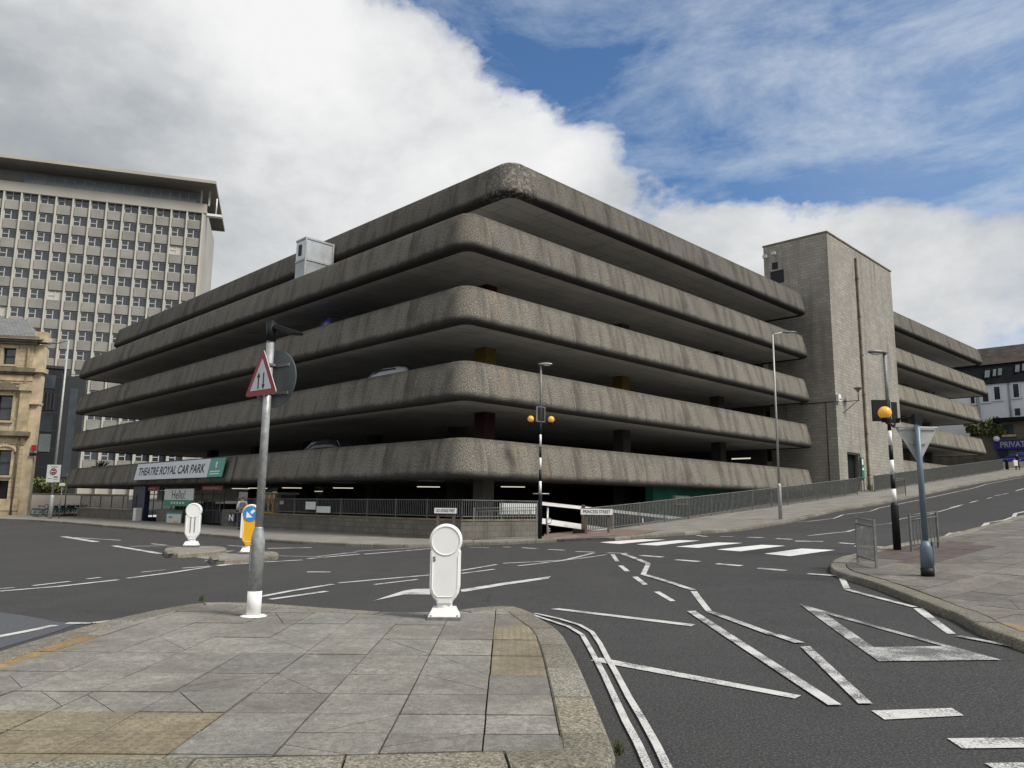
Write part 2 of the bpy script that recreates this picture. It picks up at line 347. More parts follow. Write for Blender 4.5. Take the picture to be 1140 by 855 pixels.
# ------------------------------------------------------------------ mesh helpers
class MB:
    def __init__(s): s.v = []; s.f = []; s.m = []; s.uv = {}; s.sm = []
    def face(s, pts, mi=0, smooth=False):
        i = len(s.v); s.v += [tuple(p) for p in pts]; s.f.append(list(range(i, i+len(pts)))); s.m.append(mi); s.sm.append(smooth)
    def box(s, c, d, mi=0, M_=None):
        """centre, full size"""
        cx, cy, cz = c; x, y, z = d[0]/2, d[1]/2, d[2]/2
        P = [Vector((cx+a*x, cy+b*y, cz+e*z)) for a in (-1, 1) for b in (-1, 1) for e in (-1, 1)]
        if M_: P = [M_ @ p for p in P]
        i = len(s.v); s.v += [tuple(p) for p in P]
        for q in ((0, 1, 3, 2), (4, 6, 7, 5), (0, 4, 5, 1), (2, 3, 7, 6), (0, 2, 6, 4), (1, 5, 7, 3)):
            s.f.append([i+k for k in q]); s.m.append(mi); s.sm.append(False)
    def rng(s, x0, x1, y0, y1, z0, z1, mi=0): s.box(((x0+x1)/2, (y0+y1)/2, (z0+z1)/2), (abs(x1-x0), abs(y1-y0), abs(z1-z0)), mi)
    def tube(s, pts, rad, n=10, mi=0, cap=True, smooth=True):
        pts = [Vector(p) for p in pts]; rad = rad if isinstance(rad, (list, tuple)) else [rad]*len(pts)
        i0 = len(s.v); T0 = None
        for k, p in enumerate(pts):
            t = (pts[min(k+1, len(pts)-1)]-pts[max(k-1, 0)])
            t = t.normalized() if t.length > 1e-9 else (T0 or Vector((0, 0, 1))); T0 = t
            a = t.cross(Vector((0, 0, 1)))
            if a.length < .05: a = Vector((1, 0, 0)) - t*t.x
            a.normalize(); b = t.cross(a)
            for j in range(n):
                an = 2*math.pi*j/n; s.v.append(tuple(p + a*math.cos(an)*rad[k] + b*math.sin(an)*rad[k]))
        for k in range(len(pts)-1):
            for j in range(n):
                q = [i0+k*n+j, i0+k*n+(j+1) % n, i0+(k+1)*n+(j+1) % n, i0+(k+1)*n+j]; s.f.append(q); s.m.append(mi); s.sm.append(smooth)
        if cap:
            s.f.append([i0+j for j in range(n)][::-1]); s.m.append(mi); s.sm.append(False)
            s.f.append([i0+(len(pts)-1)*n+j for j in range(n)]); s.m.append(mi); s.sm.append(False)
    def lathe(s, prof, c=(0, 0, 0), n=24, mi=0, smooth=True):
        s.tube([(c[0], c[1], c[2]+z) for r, z in prof], [max(r, 1e-4) for r, z in prof], n, mi, True, smooth)
    def sphere(s, c, r, mi=0, n=20, sz=(1, 1, 1)):
        i0 = len(s.v); rings = n//2
        for a in range(rings+1):
            th = math.pi*a/rings
            for j in range(n):
                ph = 2*math.pi*j/n
                s.v.append((c[0]+r*sz[0]*math.sin(th)*math.cos(ph), c[1]+r*sz[1]*math.sin(th)*math.sin(ph), c[2]+r*sz[2]*math.cos(th)))
        for a in range(rings):
            for j in range(n):
                s.f.append([i0+a*n+j, i0+(a+1)*n+j, i0+(a+1)*n+(j+1) % n, i0+a*n+(j+1) % n]); s.m.append(mi); s.sm.append(True)
    def prism(s, out, th, M_=None, mi=0, mib=None):
        """2-D outline (x,z) extruded along y by th, front face at y=0"""
        n = len(out); A = [Vector((x, 0, z)) for x, z in out]; B = [Vector((x, th, z)) for x, z in out]
        if M_: A = [M_ @ p for p in A]; B = [M_ @ p for p in B]
        i = len(s.v); s.v += [tuple(p) for p in A+B]
        s.f.append([i+k for k in range(n)]); s.m.append(mi); s.sm.append(False)
        s.f.append([i+n+k for k in range(n)][::-1]); s.m.append(mi if mib is None else mib); s.sm.append(False)
        for k in range(n):
            s.f.append([i+k, i+n+k, i+n+(k+1) % n, i+(k+1) % n]); s.m.append(mi if mib is None else mib); s.sm.append(False)
    def torus(s, c, R1, r2, M_=None, mi=0, n=20, k=6, x='xz'):
        i0 = len(s.v)
        for a in range(n):
            A = 2*math.pi*a/n
            for j in range(k):
                B = 2*math.pi*j/k; rr = R1+r2*math.cos(B)
                p = Vector((c[0]+rr*math.cos(A), c[1]+r2*math.sin(B), c[2]+rr*math.sin(A)))
                s.v.append(tuple(M_ @ p if M_ else p))
        for a in range(n):
            for j in range(k):
                s.f.append([i0+a*k+j, i0+((a+1) % n)*k+j, i0+((a+1) % n)*k+(j+1) % k, i0+a*k+(j+1) % k]); s.m.append(mi); s.sm.append(True)
    def build(s, name, mats, parent=None, uvs=None, bevel=0, tone=None, fix=True):
        me = bpy.data.meshes.new(name); me.from_pydata(s.v, [], s.f)
        for m in (mats if isinstance(mats, (list, tuple)) else [mats]): me.materials.append(m)
        for p, mi, sf in zip(me.polygons, s.m, s.sm): p.material_index = mi; p.use_smooth = sf
        if uvs:
            ul = me.uv_layers.new(name='UVMap')
            for l in me.loops: ul.data[l.index].uv = uvs[l.vertex_index]
        if tone:
            a = me.color_attributes.new('tone', 'FLOAT_COLOR', 'CORNER')
            for p in me.polygons:
                for li in p.loop_indices: a.data[li].color = list(tone[p.index])+[1]
        if fix:
            bm = bmesh.new(); bm.from_mesh(me); bmesh.ops.recalc_face_normals(bm, faces=bm.faces)
            bm.to_mesh(me); bm.free()
        o = bpy.data.objects.new(name, me); COL.objects.link(o)
        if parent: o.parent = parent
        if bevel:
            bv = o.modifiers.new('bevel', 'BEVEL'); bv.width = bevel; bv.segments = 2; bv.limit_method = 'ANGLE'
        return o
def tag(o, label=None, cat=None, group=None, kind=None):
    if label: o['label'] = label
    if cat: o['category'] = cat
    if group: o['group'] = group
    if kind: o['kind'] = kind
    return o
def thing(name, label, cat, loc=(0, 0, 0), rz=0, group=None):
    o = bpy.data.objects.new(name, None); COL.objects.link(o); o.location = loc; o.rotation_euler = (0, 0, rz)
    o.empty_display_size = .2
    return tag(o, label, cat, group)
def copy_tree(o, loc, rz=0, label=None):
    r = o.copy(); COL.objects.link(r); r.location = loc; r.rotation_euler = (0, 0, rz)
    if label: r['label'] = label
    for ch in list(o.children):
        c = ch.copy(); COL.objects.link(c); c.parent = r
        for g in list(ch.children):
            d = g.copy(); COL.objects.link(d); d.parent = c
    return r
def to_mesh(o):
    bpy.context.view_layer.update(); dg = bpy.context.evaluated_depsgraph_get()
    me = bpy.data.meshes.new_from_object(o.evaluated_get(dg)); n = bpy.data.objects.new(o.name, me)
    nm_ = o.name; ml = o.matrix_local.copy(); pa = o.parent; bpy.data.objects.remove(o); n.name = nm_
    COL.objects.link(n); n.parent = pa; n.matrix_local = ml; return n
def text(name, s, size, mat, parent, M_, ext=.004, sx=1.0, align='CENTER', bold=0):
    cu = bpy.data.curves.new(name, 'FONT'); cu.body = s; cu.size = size; cu.extrude = ext; cu.align_x = align; cu.align_y = 'CENTER'; cu.offset = bold
    cu.materials.append(mat); o = bpy.data.objects.new(name, cu); COL.objects.link(o); o.parent = parent
    o.matrix_local = M_ @ Matrix.Diagonal((sx, 1, 1, 1)); return to_mesh(o)
def frame(o, x, y, z):     # matrix from origin and axes
    return Matrix(((x[0], y[0], z[0], o[0]), (x[1], y[1], z[1], o[1]), (x[2], y[2], z[2], o[2]), (0, 0, 0, 1)))

# ------------------------------------------------------------------ ground drape helpers
def dens(pts, step=.6, closed=True):
    out = []; n = len(pts)
    for i in range(n if closed else n-1):
        a = Vector(pts[i][:2]); b = Vector(pts[(i+1) % n][:2]); k = max(1, int((b-a).length/step))
        for j in range(k): out.append(a.lerp(b, j/k))
    if not closed: out.append(Vector(pts[-1][:2]))
    return out
def smooth_poly(pts, it=2, closed=False):
    for _ in range(it):
        q = []; n = len(pts)
        if not closed: q.append(pts[0])
        for i in range(n if closed else n-1):
            a, b = pts[i], pts[(i+1) % n]; q += [a.lerp(b, .25), a.lerp(b, .75)]
        if not closed: q.append(pts[-1])
        pts = q
    return pts
def pip(p, poly):
    c = False; j = len(poly)-1
    for i in range(len(poly)):
        a, b = poly[i], poly[j]
        if (a[1] > p[1]) != (b[1] > p[1]) and p[0] < (b[0]-a[0])*(p[1]-a[1])/(b[1]-a[1])+a[0]: c = not c
        j = i
    return c
def drape(name, polys, dz, mat, step=.6, grid=1.0, kind='structure', extra=None):
    mb = MB()
    for poly in polys:
        P = dens([Vector((p[0], p[1])) for p in poly], step); n = len(P)
        pts = list(P); x0 = min(p.x for p in P); x1 = max(p.x for p in P); y0 = min(p.y for p in P); y1 = max(p.y for p in P)
        if (x1-x0) > grid*1.2 and (y1-y0) > grid*1.2:
            xx = x0+grid*.5
            while xx < x1:
                yy = y0+grid*.5
                while yy < y1:
                    if pip((xx, yy), P): pts.append(Vector((xx, yy)))
                    yy += grid
                xx += grid
        v, e, f, *_ = delaunay_2d_cdt(pts, [], [list(range(n))], 1, 1e-5)
        i0 = len(mb.v); mb.v += [(q.x, q.y, H(q.x, q.y)+dz) for q in v]
        for t in f: mb.f.append([i0+k for k in t]); mb.m.append(0); mb.sm.append(False)
    o = mb.build(name, mat, fix=False)
    me = o.data
    bm = bmesh.new(); bm.from_mesh(me)
    for f in bm.faces:
        if f.normal.z < 0: f.normal_flip()
    bm.to_mesh(me); bm.free()
    if kind: o['kind'] = kind
    return o
def kerb(line, side, name='kerb', w=.3, h=.125, L=.9, mat=None, closed=False, z0=-.05):
    """stones along a line; side=+1 when the pavement lies left of the line"""
    pts = dens(line, .15, closed)
    if closed: pts.append(pts[0])
    n = len(pts); cum = [0]
    for i in range(1, n): cum.append(cum[-1]+(pts[i]-pts[i-1]).length)
    nor = []
    for i in range(n):
        t = (pts[min(i+1, n-1)]-pts[max(i-1, 0)]).normalized(); nor.append(Vector((-t.y, t.x))*side)
    mb = MB(); tones = []; prof = [(0, z0), (0.0, h-.035), (.012, h-.01), (.035, h), (w-.012, h), (w, h-.012), (w, 0)]
    i = 0
    while i < n-1:
        j = i
        Ls = L*random.uniform(.85, 1.15)
        while j < n-1 and cum[j]-cum[i] < Ls: j += 1
        tz = random.uniform(-.004, .004); tone = random.uniform(.72, 1.15); tc = (tone*random.uniform(.98, 1.05), tone, tone*random.uniform(.88, 1.0))
        i0 = len(mb.v); idx = list(range(i, j+1))
        for k in idx:
            sh = 0
            if k == i and i: sh = .008
            if k == j: sh = -.008
            t = (pts[min(k+1, n-1)]-pts[max(k-1, 0)]).normalized(); p = pts[k]+t*sh
            for o_, z in prof:
                q = p+nor[k]*o_; mb.v.append((q.x, q.y, H(p.x, p.y)+z+tz))
        m = len(prof)
        for a in range(len(idx)-1):
            for c in range(m-1):
                mb.f.append([i0+a*m+c, i0+a*m+c+1, i0+(a+1)*m+c+1, i0+(a+1)*m+c]); mb.m.append(0); mb.sm.append(False); tones.append(tc)
        for a in (0, len(idx)-1):
            mb.f.append([i0+a*m+c for c in range(m)]); mb.m.append(0); mb.sm.append(False); tones.append(tc)
        i = j
    o = mb.build(name, mat or M['kerb'], tone=tones, fix=True); o['kind'] = 'structure'; return o
def inset(line, d, side):
    n = len(line); out = []
    for i in range(n):
        t = (line[min(i+1, n-1)]-line[max(i-1, 0)]).normalized(); out.append(line[i]+Vector((-t.y, t.x))*side*d)
    return out
def clip_half(poly, p, nrm):
    out = []
    for i in range(len(poly)):
        a, b = poly[i], poly[(i+1) % len(poly)]; da = (a-p).dot(nrm); db = (b-p).dot(nrm)
        if da >= 0: out.append(a)
        if (da >= 0) != (db >= 0): out.append(a.lerp(b, da/(da-db)))
    return out
def area(poly): return abs(sum(poly[i].x*poly[(i+1) % len(poly)].y-poly[(i+1) % len(poly)].x*poly[i].y for i in range(len(poly))))/2
def slabs(name, outline, cells, dz, mats, zone, crack=.2, gap=.011):
    """cells: convex quads; each clipped to outline, some cracked; zone(c)->material index"""
    mb = MB(); tones = []
    for cell in cells:
        poly = list(outline)
        cc = sum(cell, Vector((0, 0)))/len(cell)
        g = gap*random.uniform(.6, 1.5)
        for i in range(len(cell)):
            a, b = cell[i], cell[(i+1) % len(cell)]; nrm = Vector((-(b-a).y, (b-a).x)).normalized()
            if nrm.dot(cc-a) < 0: nrm = -nrm
            poly = clip_half(poly, a+nrm*g/2, nrm)
            if len(poly) < 3: break
        if len(poly) < 3 or area(poly) < .004: continue
        pieces = [poly]; mi = zone(cc)
        if random.random() < crack and mi == 0:
            for _ in range(random.choice((1, 1, 2))):
                k = random.randrange(len(pieces)); P = pieces.pop(k)
                c = sum(P, Vector((0, 0)))/len(P)+Vector((random.uniform(-.12, .12), random.uniform(-.15, .15))); dg_ = (cell[2]-cell[0]) if random.random() < .6 else (cell[3]-cell[1]); an = math.atan2(dg_.y, dg_.x)+math.pi/2+random.uniform(-.25, .25)
                nv = Vector((math.cos(an), math.sin(an))); wd_ = random.uniform(.0022, .005)
                Q = [clip_half(P, c+nv*sg*wd_, nv*sg) for sg in (1, -1)]
                if all(len(q) > 2 and area(q) > .035 for q in Q): pieces += Q
                else: pieces.append(P)
        base = random.uniform(.86, 1.13); hue = random.uniform(-.015, .02)
        tx, ty = random.uniform(-.004, .004), random.uniform(-.004, .004); tz = random.uniform(-.003, .003)
        for P in pieces:
            t_ = base*random.uniform(.97, 1.03)
            if area(P) < .0045: continue
            i = len(mb.v); n = len(P)
            zt = [H(q.x, q.y)+dz+tz+(q.x-cc.x)*tx+(q.y-cc.y)*ty for q in P]
            mb.v += [(q.x, q.y, z) for q, z in zip(P, zt)] + [(q.x, q.y, z-.03) for q, z in zip(P, zt)]
            mb.f.append([i+k for k in range(n)]); mb.m.append(mi); mb.sm.append(False); tones.append((t_*(1+hue), t_, t_*(1-hue)))
            for k in range(n):
                mb.f.append([i+k, i+n+k, i+n+(k+1) % n, i+(k+1) % n]); mb.m.append(mi); mb.sm.append(False); tones.append((t_*.8,)*3)
    o = mb.build(name, mats, tone=tones); o['kind'] = 'structure'; return o
def stroke(px_pts, wm, dz):
    """a painted line of width wm metres following picture positions"""
    P = [at(*q) for q in px_pts]; P = [Vector((p.x, p.y)) for p in P]
    L, Rr = [], []
    for i in range(len(P)):
        t = (P[min(i+1, len(P)-1)]-P[max(i-1, 0)]).normalized(); n = Vector((-t.y, t.x))*wm/2
        L.append(P[i]+n); Rr.append(P[i]-n)
    return L+Rr[::-1]
def wp(px): return [Vector(at(*q)[:2]) for q in px]

# ================================================================== GROUND
def grid_axis(segs):
    out = []
    for a, b, st in segs:
        n = max(1, round((b-a)/st)); out += [a+(b-a)*i/n for i in range(n)]
    out.append(segs[-1][1]); return out
ta = grid_axis([(-1500, -300, 300), (-300, -60, 40), (-60, -26, 2), (-26, 0, .5), (0, 33, .5), (33, 90, 1), (90, 130, 5), (130, 300, 40), (300, 1500, 300)])
sa = grid_axis([(-1500, -300, 300), (-300, -60, 40), (-60, -26, 2), (-26, 0, .5), (0, 52, 1), (52, 80, 2), (80, 300, 40), (300, 1500, 300)])
mb = MB(); idx = {}
for i, t in enumerate(ta):
    for j, s in enumerate(sa):
        P = W(t, s); idx[i, j] = len(mb.v); mb.v.append((P.x, P.y, H(P.x, P.y)))
for i in range(len(ta)-1):
    for j in range(len(sa)-1):
        tc, sc = (ta[i]+ta[i+1])/2, (sa[j]+sa[j+1])/2
        if 0 < tc < 33 and 0 < sc < 52: continue
        mb.f.append([idx[i, j], idx[i+1, j], idx[i+1, j+1], idx[i, j+1]]); mb.m.append(0); mb.sm.append(True)
g = mb.build('road', M['asphalt']); g['kind'] = 'structure'

# far pavement along the car park
far_px = [(-200, 577.5), (0, 579), (30, 580), (70, 582.7), (91, 584.6), (155, 590.4), (203, 595), (250, 599), (294, 603.5), (329, 606), (386, 608.5), (430, 609.8), (455, 610),
          (520, 607.8), (572, 606), (620, 603.5), (685, 602), (741, 597.4), (775, 595), (824, 591), (880, 582), (929.5, 570), (986, 561), (1028, 551.6), (1091, 538), (1140, 529.5)]
far = wp(far_px)
d_ = (far[-1]-far[-2]).normalized(); far.append(far[-1]+d_*45)
back = [W(112, 6), W(72, 4), W(33, -.15), W(0, -.12), W(-.12, 0), W(-.12, 52), W(-.5, 55), W(10, 70), W(4, 110), W(-40, 110)]
poly = [Vector((p.x, p.y)) for p in inset(far, .28, 1)] + [Vector((p.x, p.y)) for p in back]
drape('pavement', [poly], .118, M['pave_far'], step=1.0, grid=1.6)
kerb(far, 1, 'kerb', L=1.0)
red = wp([(604, 603), (700, 600.5), (735, 594), (700, 592), (640, 594), (606, 597)])
drape('paving_patch', [red], .126, M['red_far'])

# foreground island
isl_px = [(-260, 830), (-120, 762), (0, 724), (60, 706), (120, 690), (200, 673), (235, 670), (300, 671.5), (385, 678), (440, 681.5), (500, 680), (535, 675.5), (568, 674), (588, 679), (606, 690), (625, 702), (640, 728), (653, 757), (668, 792), (682, 826), (686, 841), (680, 849), (650, 853), (540, 856), (380, 861), (200, 865), (0, 870), (-300, 880)]
isl = [Vector(at(x, y, .125)[:2]) for x, y in isl_px]
isl_s = smooth_poly(isl, 1)
base = inset(isl_s, .03, -1)
drape('paving_bed', [base+[Vector((-9, 4.1)), Vector((-9, 5))]], .095, M['bed'], grid=1.0)
kerb(isl_s, -1, 'kerb', L=.85)
inner = inset(isl_s, .31, -1)
cells = []
rows = [3.7, 4.10, 4.50, 4.93, 5.36, 5.90, 6.54, 7.37, 8.21, 9.16, 10.05, 10.9, 11.7, 12.6]
tilt = .015
def rot(x, y): return Vector((x - y*tilt*.4, y + x*tilt))
for r in range(len(rows)-1):
    y0, y1 = rows[r], rows[r+1]; tact = 4.1 < y0 < 5.3
    w = .575
    off = -.69 - w*18 + (0 if r % 1 == 0 else .3)
    x = off
    while x < 1.8:
        a, b = x, x+w
        cells.append([rot(a, y0), rot(b, y0), rot(b, y1), rot(a, y1)])
        x = b
def zone_i(c):
    if c.x < -1.85 and 4.1 < c.y < 5.33: return 1
    if c.x < -3.9 and 6.5 < c.y < 7.9: return 2
    if -.10 < c.x < .47 and 6.54 < c.y < 9.2: return 1
    return 0
slabs('paving_slabs', inner, cells, .122, [M['slab'], M['tact'], M['tact2']], zone_i, crack=.48)

# right-hand pavement
rgt_px = [(1300, 535), (1140, 572.6), (1129, 575), (1096, 584), (1060, 594.7), (1030, 600), (1005, 604), (985, 608), (954, 615.5), (931, 620.5), (922.5, 628.5), (930, 635), (942, 638.5), (976, 648), (1018, 664), (1047, 676), (1064, 681), (1090, 696), (1140, 713), (1210, 733), (1330, 760)]
rgt = [Vector(at(x, y, .125)[:2]) for x, y in rgt_px]
rgt_s = smooth_poly(rgt, 1)
far_corner = [Vector((34, 4)), Vector((75, 25)), Vector((75, 50))]
base = inset(rgt_s, .03, 1)
drape('paving_bed', [base+far_corner], .095, M['bed'], grid=1.4)
kerb(rgt_s, 1, 'kerb', L=.9)
inner = inset(rgt_s, .31, 1)+far_corner
cells = []
ang = R(38); ca, sa_ = math.cos(ang), math.sin(ang); o0 = at(1033, 641, .12)
for i in range(-14, 44):
    for j in range(-26, 26):
        w, h = .9, .62; ox = (j % 2)*.45
        q = [(i*w+ox, j*h), ((i+1)*w+ox, j*h), ((i+1)*w+ox, (j+1)*h), (i*w+ox, (j+1)*h)]
        cells.append([Vector((o0.x+a*ca-b*sa_, o0.y+a*sa_+b*ca)) for a, b in q])
B0 = at(999, 612, .12)
def zone_r(c):
    t, s = TS(c); tb, sb = TS(B0)
    d = (c-Vector((B0.x, B0.y)))
    if abs(t-tb) < 1.7 and -1.6 < (s-sb) < 1.9: return 1
    if (c-Vector(at(1150, 705, .12)[:2])).length < .8: return 2
    return 0
slabs('paving_slabs', inner, [c for c in cells if sum(c, Vector((0, 0))).length/4 < 60], .122, [M['slab_r'], M['red_slab'], M['tact2']], zone_r, crack=.16)

# two small refuges in the left-hand road
def refuge(px):
    P = [Vector(at(x, y, .13)[:2]) for x, y in px]
    if sum(P[i].x*P[(i+1) % len(P)].y-P[(i+1) % len(P)].x*P[i].y for i in range(len(P))) < 0: P = P[::-1]
    kerb(smooth_poly(P, 1, True), 1, 'kerb', w=.22, closed=True, L=.7)
    drape('traffic_island', [inset(P+[P[0]], .14, 1)[:-1]], .118, M['pave_far'], grid=.8)
refuge([(182, 613), (184, 609.5), (190, 607.8), (238, 607.3), (252, 609), (252, 612), (222, 614.5), (190, 616.2)])
refuge([(232, 619.5), (236, 616.4), (262, 613.7), (302, 613), (311, 615), (309, 618), (280, 621), (240, 623)])
drape('paving_patch', [wp([(205, 618), (250, 613), (262, 613), (236, 619), (232, 623)])], .004, M['pave_far'])
drape('asphalt_patch', [wp([(-60, 676), (0, 682), (23, 685), (46, 689), (62, 692.5), (88, 694), (60, 704), (0, 722), (-60, 742)])], .004, M['patch'])

# ------------------------------------------------------------------ painted markings
def K(x0, y0, s): return lambda *pts: [(x0+a/s, y0+b/s) for a, b in pts]
k2, k3, k8, k1, k4, k5 = K(560, 590, 3.8), K(840, 630, 3.8), K(640, 540, 3.8), K(900, 500, 4.75), K(240, 590, 3.5625), K(0, 580, 4.385)
Z = .009
zeb = [k8((105, 243), (290, 230), (385, 232), (190, 250)), k8((260, 252), (440, 234), (530, 236), (350, 257)), k8((425, 262), (600, 244), (710, 246), (520, 267)),
       k8((600, 274), (790, 254), (890, 258), (700, 282)), k8((800, 292), (960, 270), (1100, 276), (910, 302))]
drape('zebra_stripes', [wp(q) for q in zeb], Z, M['paint_new'])
fill = [  # filled outlines
    [(765, 681.5), (774, 681), (937, 786.5), (922, 787)], [(613, 678.6), (622, 677.8), (774.5, 695.8), (770, 698)], [(657.5, 736.3), (668, 733), (892, 775.4), (885, 778.8)],
    k3((195, 347), (235, 345), (500, 590), (440, 590)), k3((672, 182), (712, 180), (852, 290), (815, 290)), k3((357, 53), (383, 53), (405, 97), (377, 98)),
    k2((455, 105), (472, 105), (492, 134), (475, 134)), k2((487, 152), (507, 152), (537, 176), (516, 177)), k2((547, 200), (570, 199), (612, 232), (592, 234)), k2((638, 263), (662, 262), (730, 302), (708, 304)),
    k2((603, 146), (624, 146), (604, 192), (582, 190)), k2((793, 261), (820, 261), (884, 345), (858, 346)),
    k4((625, 283), (745, 243), (790, 236), (850, 235), (850, 258), (745, 258)), k4((972, 238), (1135, 212), (1330, 185), (1320, 194), (1140, 221), (975, 249)),
    k3((495, 617), (835, 606), (885, 638), (550, 655)), k3((815, 735), (1250, 730), (1290, 772), (880, 778)), k3((972, 840), (1250, 836), (1290, 880), (1040, 880)),
]
worn = [0, 3, 4+0]
tri = [k3((190, 163), (525, 408), (505, 348), (300, 205)), k3((525, 408), (1045, 402), (798, 344), (505, 348)), k3((1045, 402), (190, 163), (300, 205), (798, 344))]
lines = [  # centre lines with a width in metres
    (k2((440, 99), (527, 101)), .13), (k2((505, 102), (615, 145)), .13), (k2((600, 192), (700, 222), (805, 257)), .13), (k2((875, 349), (1000, 395), (1140, 447))+k3((90, 295), (190, 330)), .12),
    (k3((15, 12), (138, 22)), .14), (k3((222, 36), (350, 44)), .14), (k3((390, 103), (680, 178)), .11), (k3((862, 301), (1140, 353), (1290, 385)), .11),
    (k2((80, 76), (145, 80)), .14), (k2((190, 83), (262, 87)), .14), (k2((0, 72), (30, 74)), .14), ([(523, 609.8), (545, 609.8)], .12),
    (k8((278, 299), (370, 306)), .16), (k8((428, 317), (525, 325)), .16), (k8((600, 334), (705, 343)), .16), (k8((780, 355), (895, 364)), .16),
    (k8((515, 213), (562, 219)), .14), (k8((615, 218), (672, 219)), .14), (k8((730, 222), (797, 224)), .14), (k8((852, 227), (918, 231)), .14), (k8((932, 238), (1050, 240)), .16),
    (k1((160, 497), (245, 503)), .15), (k1((245, 514), (420, 521)), .18),
    (k1((0, 460), (205, 438), (240, 428), (290, 408), (440, 393)), .14), (k1((440, 393), (480, 372), (560, 356), (640, 345), (800, 301)), .11),
    (k1((-60, 385), (0, 383), (135, 367), (185, 347), (325, 330), (375, 312), (450, 297), (620, 262), (880, 205), (940, 186), (1140, 148)), .10),
    (k1((750, 310), (815, 295)), .14), (k1((855, 284), (895, 273)), .14), (k1((945, 262), (970, 256)), .14), (k1((985, 248), (1055, 234)), .14), (k1((1095, 222), (1140, 209)), .16),
    (k1((500, 507), (545, 496)), .16), (k1((738, 462), (765, 444)), .2), (k1((775, 442), (870, 430), (925, 412)), .1), (k1((925, 412), (945, 391)), .18), (k1((945, 390), (1040, 375), (1085, 358)), .1), (k1((1085, 360), (1095, 341), (1160, 328)), .14),
    (k4((170, 268), (300, 243), (465, 217)), .12), (k4((216, 277), (440, 245)), .12), (k4((488, 212), (640, 198), (850, 180)), .11), (k4((630, 218), (800, 198)), .09), (k4((362, 168), (455, 168)), .16),
    (k4((975, 162), (1115, 138)), .10), (k4((975, 174), (1105, 157)), .10), (k2((0, 142), (260, 128), (385, 98)), .13), (k2((65, 153), (270, 128), (435, 106)), .11), (k2((308, 92), (385, 95)), .12),
    (k4((10, 143), (130, 133)), .14), (k4((180, 129), (345, 120)), .14), (k4((365, 115), (570, 97)), .14), (k4((250, 104), (400, 107), (560, 88)), .10), (k4((590, 97), (700, 88), (860, 74)), .13), (k4((560, 85), (700, 77), (800, 72)), .10), (k4((205, 74), (380, 71)), .20), (k4((50, 62), (190, 72)), .12),
    (k5((0, 345), (280, 322), (575, 289)), .12), (k5((-60, 337), (72, 327)), .09), (k5((160, 318), (340, 297)), .10), (k5((425, 285), (490, 277)), .09), (k5((615, 282), (820, 256), (1025, 225)), .12), (k5((690, 252), (810, 240)), .07), (k5((890, 232), (1025, 222)), .10),
    (k5((1000, 196), (1140, 199)), .13), (k5((1065, 218), (1140, 210)), .14), (k5((310, 77), (470, 103)), .28), (k5((360, 82), (590, 95)), .16), (k5((555, 122), (785, 161)), .22), (k5((630, 125), (840, 122)), .14), (k5((740, 112), (810, 119)), .14),
    (k5((-60, 580), (0, 566), (135, 540), (270, 512)), .11), (k5((325, 502), (445, 502)), .12), (k5((445, 501), (560, 488), (640, 470)), .10),
]
dbl = [([(595, 684), (600, 685), (622, 690), (645, 697), (659, 705), (668, 718), (676, 734), (686, 751), (700, 778), (715, 803), (731, 832), (742, 855), (756, 885)], .055),
       ([(593, 685.5), (597, 687), (615, 693), (633, 699), (648, 708), (656, 722), (663, 735), (673, 754), (684, 778), (697, 806), (710, 830), (721, 855), (735, 885)], .055)]
allp = [('w', wp(q)) if i in (0, 3) else ('n', wp(q)) for i, q in enumerate(fill)]
drape('road_markings', [q for k, q in allp if k == 'n'] + [stroke(q, w, 0) for q, w in lines[8:]], Z, M['paint'], step=.5, grid=.8)
drape('worn_road_markings', [wp(q) for q in tri], Z+.003, M['paint_worn'], step=.5, grid=.8)
drape('worn_road_markings', [q for k, q in allp if k == 'w'] + [stroke(q, w, 0) for q, w in lines[:8]], Z+.006, M['paint_worn'] if 0 else paint_mat('half_worn_paint', 1.22, (.55, .55, .54)), step=.5, grid=.8)
drape('double_lines', [stroke(smooth_l, w, 0) for smooth_l, w in dbl], Z+.009, M['paint'], step=.3, grid=.8)

# ================================================================== CAR PARK
cp = thing('multi_storey_car_park', 'long brutalist concrete car park with five stacked rounded parapet bands and a block stair tower', 'car park', O, ROTZ)
def rounded(pts, rad, seg=10):
    """polygon (counter-clockwise) with rounded corners -> list of (pos, outward normal)"""
    out = []; n = len(pts)
    for i in range(n):
        p = Vector(pts[i]); a = (Vector(pts[i-1])-p).normalized(); b = (Vector(pts[(i+1) % n])-p).normalized()
        r = rad[i]; half = a.angle(b)/2; d = r/math.tan(half); c = p+(a+b).normalized()*(r/math.sin(half))
        n0 = Vector((a.y, -a.x)) * -1; n1 = Vector((-b.y, b.x)) * -1
        # outward normals of incoming / outgoing edges
        e0 = -a; e1 = b; n0 = Vector((e0.y, -e0.x)); n1 = Vector((e1.y, -e1.x))
        a0 = math.atan2(n0.y, n0.x); a1 = math.atan2(n1.y, n1.x)
        while a1 < a0: a1 += 2*math.pi
        for k in range(seg+1):
            an = a0+(a1-a0)*k/seg; nn = Vector((math.cos(an), math.sin(an))); out.append((c+nn*r, nn))
    # densify straight runs
    res = []; m = len(out)
    for i in range(m):
        p, nn = out[i]; q, n2 = out[(i+1) % m]; res.append((p, nn)); L = (q-p).length; k = int(L/4)
        for j in range(1, k): res.append((p.lerp(q, j/k), nn))
    return res
